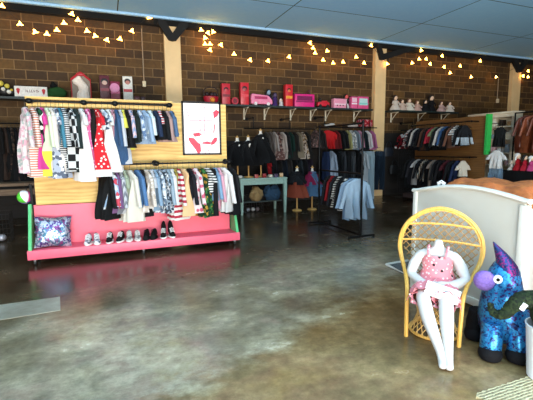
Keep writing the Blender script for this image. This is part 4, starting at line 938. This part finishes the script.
# tan leather on the counter
bm = B(); nx, ny = 16, 40; top = []
LX0, LX1, LY0, LY1 = 3.16, 4.0, 2.10, 3.22
for i in range(nx+1):
    row = []
    for j in range(ny+1):
        u, v = i/nx, j/ny; x = LX0+(LX1-LX0)*u+.03*math.sin(9*v); y = LY0+(LY1-LY0)*v+.02*math.sin(8*u)
        e = min(1, 6*min(u, 1-u, v, 1-v)); z = 1.05+e*(.115+.06*v+.012*math.sin(14*v+3*u)+.010*math.sin(29*v+9*u)+.010*math.sin(19*u+11*v)+.05*max(0, .35-v)*2.2)
        row.append(bm.verts.new((x-3.5, y-2.7, z)))
    top.append(row)
for i in range(nx):
    for j in range(ny): bm.faces.new((top[i][j], top[i+1][j], top[i+1][j+1], top[i][j+1]))
r = bmesh.ops.extrude_face_region(bm, geom=bm.faces[:])
for g in r['geom']:
    if isinstance(g, bmesh.types.BMVert): g.co.z = 1.047
o = obj('leather_jacket', bm, leather('#cf7434', '#9c4c1c')); o.location = (3.5, 2.7, 0); tag(o, 'crumpled tan leather jacket lying on the white counter', 'jacket')
p = onX(442, 186, 3.12); t = thing('clip', 'small white plastic clip on the arched top of the counter', 'clip', (3.11, p.y, arch(p.y)+.028))
bm = B(); box(bm, (0, 0, .022), (.03, .09, .014), bev=.004); box(bm, (0, .03, .01), (.03, .018, .03), bev=.004); box(bm, (0, -.03, .01), (.03, .018, .03), bev=.004); tube(bm, [(0, -.03, .03), (0, -.0, .045), (0, .03, .03)], .006); obj('clip_body', bm, M('#f2f2f0', .35), t)
# white board behind the chair
t = thing('floor_mirror', 'white framed pane lying flat on the floor behind the wicker chair', 'mirror', (3.3, 4.0, 0))
pts = [onZ(386, 265.5), onZ(408, 262.5), onZ(420, 278), onZ(408, 277.5)]
A_ = Vector((3.33, 4.09, 0)); bq = [A_, Vector((3.98, 4.13, 0)), Vector((3.95, 3.55, 0)), Vector((3.27, 3.50, 0))]
bm = B(); tube(bm, [q-Vector((3.3, 4.0, -.02)) for q in bq], .018, 4, True); obj('frame', bm, WP, t, False)
bm = B(); vs = [bm.verts.new(q-Vector((3.3, 4.0, -.012))) for q in bq]; bm.faces.new(vs); r = bmesh.ops.extrude_face_region(bm, geom=bm.faces[:]); bmesh.ops.translate(bm, verts=[g for g in r['geom'] if isinstance(g, bmesh.types.BMVert)], vec=(0, 0, -.01)); obj('pane', bm, M('#5a5f60', .15), t, False)

# ------------------------------------------------------------------ wicker peacock chair
CC = Vector((2.49, 2.42, 0)); RZ = math.atan2(-.76, .65)
RAT = wood('#dfb055', '#c08a36', .45, 2, 3)
RAT2 = M('#cfa45c', .5)
ch = thing('peacock_chair', 'child-size round-backed wicker peacock chair in golden rattan', 'chair', CC, RZ)
half = [(x*(.955-.06*min(1, z)), y, z*.978) for x, y, z in [(-.205, -.20, 0), (-.212, -.195, .2), (-.222, -.16, .38), (-.25, -.05, .46), (-.30, .10, .52), (-.345, .18, .60), (-.365, .2, .70), (-.345, .2, .82), (-.275, .2, .93), (-.15, .2, 1.015), (0, .2, 1.048)]]
full = half + [(-x, y, z) for x, y, z in half[-2::-1]]
bm = B(); tube(bm, smoothpath(full, 6), .0165, 8); obj('hoop_frame', bm, RAT, ch)
bm = B(); tube(bm, smoothpath([(x*.945, y-.006, .02+z*.962) for x, y, z in half[4:]] + [(-x*.945, y-.006, .02+z*.962) for x, y, z in half[-2:3:-1]], 5), .006, 6); obj('inner_hoop', bm, RAT, ch)
def inside(x, z):
    if z > .72: return (x/.32)**2 + ((z-.68)/.32)**2 < 1
    return abs(x) < .315-(.72-z)*.30 and z > .36
bm = B()
for s in (-1, 1):
    for k in range(-14, 24):
        x0 = -.32+.062*k; pts = []
        for q in range(60):
            z = .36+.68*q/59; x = s*(x0 - (z-.36)*.95)
            if inside(x, z): pts.append((x, .2+.004*s-.05*max(0, .72-z), z))
        if len(pts) > 4: tube(bm, [pts[0], pts[len(pts)//2], pts[-1]], .005, 5)
obj('back_lattice', bm, M('#94703f', .5), ch)
for z, a in ((.725, .318), (.87, .262)):
    bm = B(); tube(bm, [(a*u, .192, z+.02*(1-u*u)) for u in [i/8-1 for i in range(17)]], .0095, 6); obj('cross_band', bm, RAT, ch)
bm = B(); cyl(bm, (0, 0, .305), (0, 0, .325), .185, seg=36); tube(bm, [(.19*math.cos(2*PI*i/36), .19*math.sin(2*PI*i/36), .318) for i in range(36)], .013, 6, True); obj('seat', bm, RAT2, ch)
bm = B()
for i in range(22):
    for s in (-1, 1):
        a0 = 2*PI*i/22; tube(bm, [(.18*math.cos(a0), .18*math.sin(a0), .30), (.135*math.cos(a0+s*.6), .135*math.sin(a0+s*.6), .16), (.19*math.cos(a0+s*1.2), .19*math.sin(a0+s*1.2), .015)], .0042, 5)
obj('base_lattice', bm, RAT2, ch)
bm = B(); tube(bm, [(.195*math.cos(2*PI*i/36), .195*math.sin(2*PI*i/36), .014) for i in range(36)], .012, 6, True); obj('base_ring', bm, RAT, ch)

# ------------------------------------------------------------------ seated child mannequin
def skin(name, pts, edges, mat, parent=None, sub=2):
    me = bpy.data.meshes.new(name); me.from_pydata([p[0] for p in pts], edges, []); o = bpy.data.objects.new(name, me); COL.objects.link(o)
    md = o.modifiers.new('s', 'SKIN'); sk = me.skin_vertices[0].data
    for i, p in enumerate(pts):
        r = p[1]; sk[i].radius = (r, r) if isinstance(r, (int, float)) else r; sk[i].use_root = (i == 0)
    sb = o.modifiers.new('b', 'SUBSURF'); sb.levels = sub; sb.render_levels = sub
    dg = bpy.context.evaluated_depsgraph_get(); ev = o.evaluated_get(dg); nm = bpy.data.meshes.new_from_object(ev)
    nm.name = name; bpy.data.objects.remove(o); nm.polygons.foreach_set('use_smooth', [True]*len(nm.polygons)); nm.materials.clear(); nm.materials.append(mat)
    o = bpy.data.objects.new(name, nm); COL.objects.link(o)
    if parent: o.parent = parent
    return o
MAN = M('#c2bfba', .7, 0, .04, 60)
mq = thing('mannequin', 'headless white child mannequin sitting in the wicker chair, pink dress', 'mannequin', CC, RZ)
P = []; E_ = []
def v(p, r, link=None):
    P.append((Vector(p), r)); 
    if link is not None: E_.append((link, len(P)-1))
    return len(P)-1
pel = v((0, .045, .405), (.095, .075)); wa = v((0, .06, .48), (.085, .065), pel); che = v((0, .065, .58), (.095, .07), wa); uc = v((0, .065, .645), (.068, .05), che)
nk = v((0, .055, .705), .045, uc); nk2 = v((0, .052, .745), .037, nk); v((0, .05, .785), .036, nk2)
for s, hx, hy, hz_ in ((-1, .01, -.15, .43), (1, -.035, -.155, .455)):
    sh = v((s*.13, .06, .652), .044, uc)
    m_ = v((s*.182, .045, .565), .048, sh); el = v((-.205 if s < 0 else .222, .01, .475), .043, m_)
    w1 = v(((-.11 if s < 0 else .115), -.10, .44), .041, el); wr = v((s*.035+.01, -.145, .44 + (0 if s < 0 else .02)), .032, w1)
    pm = v((-s*.01+.01, -.155, .43+(0 if s < 0 else .025)), (.030, .022), wr)
for s in (-1, 1):
    hp = v((s*.062, .01, .395), .075, pel); th = v((s*.075, -.12, .392), .068, hp)
    kn = v((-.072 if s < 0 else .092, -.262, .372), .058, th)
    cf = v((-.022 if s < 0 else .108, -.37, .26), .056, kn)
    an = v((.088 if s < 0 else .138, -.53, .085), .033, cf)
    he = v((.10 if s < 0 else .142, -.56, .045), .032, an); v((.112 if s < 0 else .152, -.635, .026), (.030, .02), he)
skin('body', P, E_, MAN, mq)
for s in (-1, 1):      # five fingers on each hand
    base = Vector((-s*.01+.01, -.158, .43+(0 if s < 0 else .025)))
    for k, (l, dz) in enumerate(((.040, .016), (.046, .006), (.043, -.004), (.034, -.013))):
        a = base+Vector((-s*.012, -.004, dz)); b_ = a+Vector((-s*l*.6, -.006, 0)); c_ = b_+Vector((-s*l*.45, .006, -.006)); bm_pts = [(a, .0085), (b_, .008), (c_, .0065)]
        skin('finger', bm_pts, [(0, 1), (1, 2)], MAN, mq, 1)
    a = base+Vector((s*.012, -.006, .018)); skin('thumb', [(a, .0095), (a+Vector((-s*.016, -.012, .012)), .0085), (a+Vector((-s*.030, -.014, .012)), .007)], [(0, 1), (1, 2)], MAN, mq, 1)
DR = C('floral', '#eeb6b4', '#e79c9f', '#f6dcd8', 1.6)
def dressmat():
    mt, nt, b = new_mat('pink_print_cloth'); vv = coords(nt)
    vo = nt.nodes.new('ShaderNodeTexVoronoi'); vo.inputs['Scale'].default_value = 34; nt.links.new(vv, vo.inputs['Vector'])
    d = ramp(nt, vo.outputs['Distance'], [(0, '#eed4d0'), (.30, '#e0848c')], 'CONSTANT')
    v2 = nt.nodes.new('ShaderNodeTexVoronoi'); v2.inputs['Scale'].default_value = 15; nt.links.new(vv, v2.inputs['Vector'])
    k_ = ramp(nt, v2.outputs['Distance'], [(0, '#000000'), (.17, '#ffffff')], 'CONSTANT')
    c = mix(nt, 1, d, k_, 'MULTIPLY'); nt.links.new(mix(nt, .08, c, '#401818'), b.inputs['Base Color']); b.inputs['Roughness'].default_value = .85; return mt
DR = dressmat()
dr = thing('child_dress', 'pink patterned sleeveless romper worn by the seated mannequin', 'dress', CC, RZ)
def ell(cx, cy, z, rx, ry, n=28, ruf=0, k=9): return [(cx+rx*(1+ruf*math.sin(k*a))*math.cos(a), cy+ry*(1+ruf*math.sin(k*a))*math.sin(a), z) for a in [2*PI*i/n for i in range(n)]]
bm = B(); loft(bm, [ell(0, .05, .40, .165, .14, 36, .04), ell(0, .055, .46, .145, .12, 36, .03), ell(0, .06, .52, .118, .10, 36), ell(0, .062, .58, .122, .10, 36), ell(0, .062, .635, .118, .095, 36), ell(0, .062, .655, .108, .085, 36)], False); obj('bodice', bm, DR, dr)
for s in (-1, 1):
    bm = B(); tube(bm, smoothpath([(s*.062, -.028, .645), (s*.07, -.01, .69), (s*.075, .06, .722), (s*.07, .12, .69), (s*.06, .145, .64)], 4), .012, 6); obj('shoulder_strap', bm, DR, dr)
    a = Vector((s*.062, .01, .395)); b_ = Vector((-.072 if s < 0 else .092, -.262, .372)); ax = (b_-a).normalized(); X_ = ax.cross(Vector((0, 0, 1))).normalized(); Y_ = X_.cross(ax)
    rg = []
    for q, r_, rf in ((-.1, .09, 0), (.2, .10, .03), (.5, .108, .05), (.8, .108, .06), (.93, .082, .02), (1.03, .098, .12)):
        c_ = a.lerp(b_, q); rg.append([c_ + X_*r_*(1+rf*math.sin(8*t_))*math.cos(t_) + Y_*r_*.85*(1+rf*math.sin(8*t_))*math.sin(t_) for t_ in [2*PI*i/32 for i in range(32)]])
    bm = B(); loft(bm, rg, False); obj('leg_frill', bm, DR, dr)
bm = B()      # skirt flap spread over the lap
pts = []
for i in range(13):
    u = i/12*2-1; col = []
    for j in range(9):
        w = j/8; x = u*(.135+.07*w); y = -.04-.20*w; z = .475-.035*w-.10*abs(u)**3*w-.03*abs(u)+.008*math.sin(12*u+5*w); col.append(bm.verts.new((x, y, z+.01)))
    pts.append(col)
for i in range(12):
    for j in range(8): bm.faces.new((pts[i][j], pts[i+1][j], pts[i+1][j+1], pts[i][j+1]))
r = bmesh.ops.extrude_face_region(bm, geom=bm.faces[:]); bmesh.ops.translate(bm, verts=[g for g in r['geom'] if isinstance(g, bmesh.types.BMVert)], vec=(0, 0, -.006))
obj('skirt', bm, DR, dr)
pc = thing('pouch', 'white rectangular pouch with grey lettering lying on the mannequin\'s lap', 'pouch', CC + Matrix.Rotation(RZ, 3, 'Z') @ Vector((.062, -.245, .432)), RZ)
PR = Euler((-.55, .22, .0)); Rm = PR.to_matrix()
bm = B(); box(bm, (0, 0, 0), (.25, .018, .11), PR, .006); obj('pouch_body', bm, M('#e4e4e4', .4, 0, .05), pc)
bm = B(); r2 = random.Random(8)
for z in (.034, .018, .0, -.018, -.034):
    x = -.10
    while x < .10:
        w = r2.uniform(.01, .035); box(bm, Rm @ Vector((x+w/2, -.0105, z)), (w, .002, .004), PR); x += w+.008
obj('lettering', bm, M('#8e8f94', .5), pc)

# ------------------------------------------------------------------ sequined plush
LO = Vector((2.74, 2.00, 0)); LR = Matrix.Rotation(RZ, 3, 'Z'); n_ = Vector((.76, .65, 0)); n_.normalize(); d_ = Vector((n_.y, -n_.x, 0))
def PLl(x, y, back=0):
    r = ray(x, y); o0 = Vector((0, 0, H)); tt = ((LO+n_*back-Vector((0, 0, 0))).dot(n_))/r.dot(n_); q = o0+r*tt
    return Vector(((q-LO).dot(d_), back, q.z))
rz2 = math.atan2(d_.y, d_.x)
SEQ = mat_sequin([(0, '#101646'), (.36, '#184a86'), (.43, '#2b86bc'), (.55, '#1f6ea8'), (.61, '#4a1660'), (.66, '#1a2060'), (.8, '#58a8cc')], 80, 'blue_sequins')
SEQD = mat_sequin([(0, '#0e1238'), (.38, '#1c3468'), (.5, '#7a1c64'), (.56, '#141e50'), (.72, '#2c2468')], 80, 'dark_blue_sequins')
pl = thing('plush_toy', 'large blue sequined plush animal with purple muzzle and pointed ear', 'plush toy', LO, rz2)
rows = [(260, 497, 511, .04), (264, 493, 516.5, .08), (270, 489, 520.5, .11), (278, 485, 522.5, .125), (287, 483.5, 524, .135), (296, 480.5, 527, .15), (306, 478.5, 533, .165), (318, 477, 538, .175), (328, 478, 540, .17), (335, 481, 538, .14), (340, 489, 530, .09)]
bm = B(); rg = []
for y, xl, xr, ry in rows:
    a, b_ = PLl(xl, y), PLl(xr, y); cx = (a.x+b_.x)/2; rx = (b_.x-a.x)/2
    rg.append([(cx+rx*math.cos(t_), ry*math.sin(t_), (a.z+b_.z)/2) for t_ in [2*PI*i/32 for i in range(32)]])
loft(bm, rg); body = obj('body', bm, SEQ, pl)
bm = B(); rg = []
for y, xl, xr, ry in ((241.5, 492.6, 494, .008), (246, 493.2, 499.5, .022), (252, 494.2, 506.5, .04), (258, 495.2, 512.5, .06), (265, 495.5, 518, .085), (272, 494, 520.5, .10)):
    a, b_ = PLl(xl, y), PLl(xr, y); cx = (a.x+b_.x)/2; rx = (b_.x-a.x)/2
    rg.append([(cx+rx*math.cos(t_), ry*math.sin(t_)-.01, (a.z+b_.z)/2) for t_ in [2*PI*i/20 for i in range(20)]])
loft(bm, rg); obj('ear', bm, SEQD, pl)
c = PLl(484.5, 280.5, -.09); bm = B(); ball(bm, c, .068, (1.1, .9, 1.12), 24); mz = obj('muzzle', bm, M('#7c5fa8', .95, 0, .3, 60), pl); mz['label'] = 'fuzzy purple muzzle'
c = PLl(498, 279.5, -.118); 
bm = B(); cyl(bm, c+Vector((0, .012, 0)), c+Vector((0, -.008, 0)), .031, .029, 20); eye = obj('eye', bm, M('#f2f0ea', .3), pl)
bm = B(); cyl(bm, c+Vector((0, -.006, 0)), c+Vector((0, -.012, 0)), .014, .012, 16); obj('pupil', bm, M('#0a0a0a', .2), eye)
FURK = P_('#0c0b10')
for i, (px, py, bk, lg) in enumerate(((490, 354, -.20, 1), (518, 351, -.15, 1), (474, 345, .10, 0), (536, 345, .12, 0))):
    q = PLl(px, py, bk); bm = B(); loft(bm, [ell(q.x*.9, bk*.7, .26, .07, .07), ell(q.x*.97, bk*.92, .16, .075, .075), ell(q.x, bk, .08, .072, .066)]); lgo = obj('leg', bm, SEQ if lg else FURK, pl)
    rg = [ell(q.x, bk-.01, z, r_, r_*1.1) for z, r_ in ((0, .05), (.010, .070), (.04, .082), (.075, .076), (.095, .056))]; bm = B(); loft(bm, rg); obj('hoof', bm, FURK, lgo)
# white bin and dark green plush on it
BC = onZ(546.5, 379) + Vector((0, 0, 0)); bn = thing('bin', 'white plastic bin at the right edge of the photo', 'bin', (BC.x, BC.y, .0125))
bm = B(); rg = [ell(0, 0, z, r_, r_, 32) for z, r_ in ((0, .115), (.34, .14), (.362, .148), (.362, .136), (.34, .13), (.02, .105))]; loft(bm, rg); obj('bin_body', bm, M('#eef0f1', .35, 0, .02), bn)
DG = C('floral', '#1d2a17', '#2c3a1e', '#141c12', 3); gp = thing('plush_toy', 'dark green fuzzy plush with a curling trunk lying over the bin', 'plush toy', (BC.x, BC.y, .37))
def W2(px, py, off): 
    r = ray(px, py); q = Vector((0, 0, H)) + r*((BC.dot(n_)+off)/r.dot(n_)); return q-Vector((BC.x, BC.y, .37))
path = smoothpath([W2(490.5, 303, -.02), W2(491.5, 310, -.03), W2(498, 314.5, -.04), (W2(507, 312, -.04)), W2(515, 304, -.03), W2(524, 300, 0), W2(534, 301, .02)], 6)
bm = B(); tube(bm, path, lambda u: .014+.055*u**1.1, 14)
r3 = random.Random(2)
for q in bm.verts: q.co += Vector((r3.uniform(-1, 1), r3.uniform(-1, 1), r3.uniform(-1, 1)))*.006
obj('trunk', bm, DG, gp)
bm = B(); cbl = W2(541, 303, .03); 
bmesh.ops.create_icosphere(bm, subdivisions=3, radius=1)
for q in bm.verts: k_ = 1+.06*math.sin(9*q.co.x)*math.sin(8*q.co.z); k_ *= r3.uniform(.94, 1.06); q.co = Vector((.02+q.co.x*.15*k_, q.co.y*.14*k_, .075+q.co.z*.10*k_))
obj('body', bm, P_('#2b3a22'), gp)
tg = W2(523.5, 307, -.075); bm = B(); box(bm, tg, (.03, .006, .05), Euler((0, .5, RZ))); obj('tag', bm, M('#e8e8e6', .5), gp)
# jute rug
def jute():
    mt, nt, b = new_mat('woven_jute'); v_ = coords(nt); w = nt.nodes.new('ShaderNodeTexWave'); w.bands_direction = 'Y'; w.inputs['Scale'].default_value = 14; w.inputs['Distortion'].default_value = 1.5; w.inputs['Detail'].default_value = 2; nt.links.new(v_, w.inputs['Vector'])
    vo = nt.nodes.new('ShaderNodeTexVoronoi'); vo.inputs['Scale'].default_value = 70; nt.links.new(v_, vo.inputs['Vector'])
    f = mix(nt, .5, w.outputs['Fac'], vo.outputs['Distance']); nt.links.new(ramp(nt, f, [(.15, '#7d6a48'), (.55, '#d2c096')]), b.inputs['Base Color']); b.inputs['Roughness'].default_value = .95; bump(nt, b, f, 1, .012); return mt
bm = B(); nx, ny = 60, 40; g = []
for i in range(nx+1):
    g.append([bm.verts.new((2.06+1.5*i/nx-.02*math.sin(j*3.1)*(i == 0)-2.8, .6+1.05*j/ny+.006*math.sin(i*2.7)*(j == ny)-1.1, .010+.0025*math.sin(j*2.6)*math.sin(i*1.9))) for j in range(ny+1)])
for i in range(nx):
    for j in range(ny): bm.faces.new((g[i][j], g[i+1][j], g[i+1][j+1], g[i][j+1]))
r = bmesh.ops.extrude_face_region(bm, geom=bm.faces[:])
for q in r['geom']:
    if isinstance(q, bmesh.types.BMVert): q.co.z = 0
o = obj('jute_rug', bm, jute()); o.location = (2.8, 1.1, .0005); tag(o, 'woven natural jute rug in the bottom right corner', 'rug')
# rust wooden cabinet just past the counter's near corner
t = thing('wooden_cabinet', 'orange brown wooden cabinet just past the near corner of the counter', 'cabinet', (3.62, 1.62, 0)); OW = wood('#a8562c', '#7c3a1c', .5, 2)
bm = B(); box(bm, (0, 0, .55), (.7, .6, .98)); obj('carcass', bm, OW, t)
bm = B(); box(bm, (-.36, 0, .6), (.02, .54, .8)); dd = obj('door', bm, OW, t); bm = B(); ball(bm, (-.385, .2, .6), .018); obj('knob', bm, M('#c7a15a', .3, .8), dd)
bm = B(); box(bm, (0, 0, .03), (.66, .56, .06)); obj('plinth', bm, DARKW, t)

# ------------------------------------------------------------------ daylight and added fill lights
w_ = bpy.data.worlds.new('sky'); scene.world = w_; w_.use_nodes = True
w_.node_tree.nodes['Background'].inputs[0].default_value = (.93, .95, 1, 1); w_.node_tree.nodes['Background'].inputs[1].default_value = .5
def area(name, loc, size, power, col, rot):
    l = bpy.data.lights.new(name, 'AREA'); l.shape = 'RECTANGLE'; l.size, l.size_y = size; l.energy = power; l.color = col
    o = bpy.data.objects.new(name, l); COL.objects.link(o); o.location = loc; o.rotation_euler = rot; return o
# shop-front glazing behind the camera
area('shopfront_daylight', (1.0, -6.0, 2.6), (7, 3.6), 560, (1, .95, .88), (PI/2, 0, 0))
# glazed front corner on the left
area('side_window_daylight', (-4.9, 2.6, 2.4), (4.0, 3.2), 165, (1, .95, .88), (0, -PI/2, .35))
# unseen overhead fill, added to brighten the near floor
area('front_floor_fill', (.8, 1.0, 4.68), (6, 3.4), 90, (1, .95, .86), (0, 0, 0))
# unseen upward fill added to brighten the ceiling, standing in for bounced daylight
area('ceiling_fill', (.2, -4.2, .25), (9, 2.0), 5600, (1, .97, .92), (PI/2+1.15, 0, 0))
scene.view_settings.view_transform = 'Standard'; scene.view_settings.look = 'None'; scene.view_settings.gamma = 1
scene.view_settings.use_curve_mapping = False
scene.view_settings.exposure = -.72
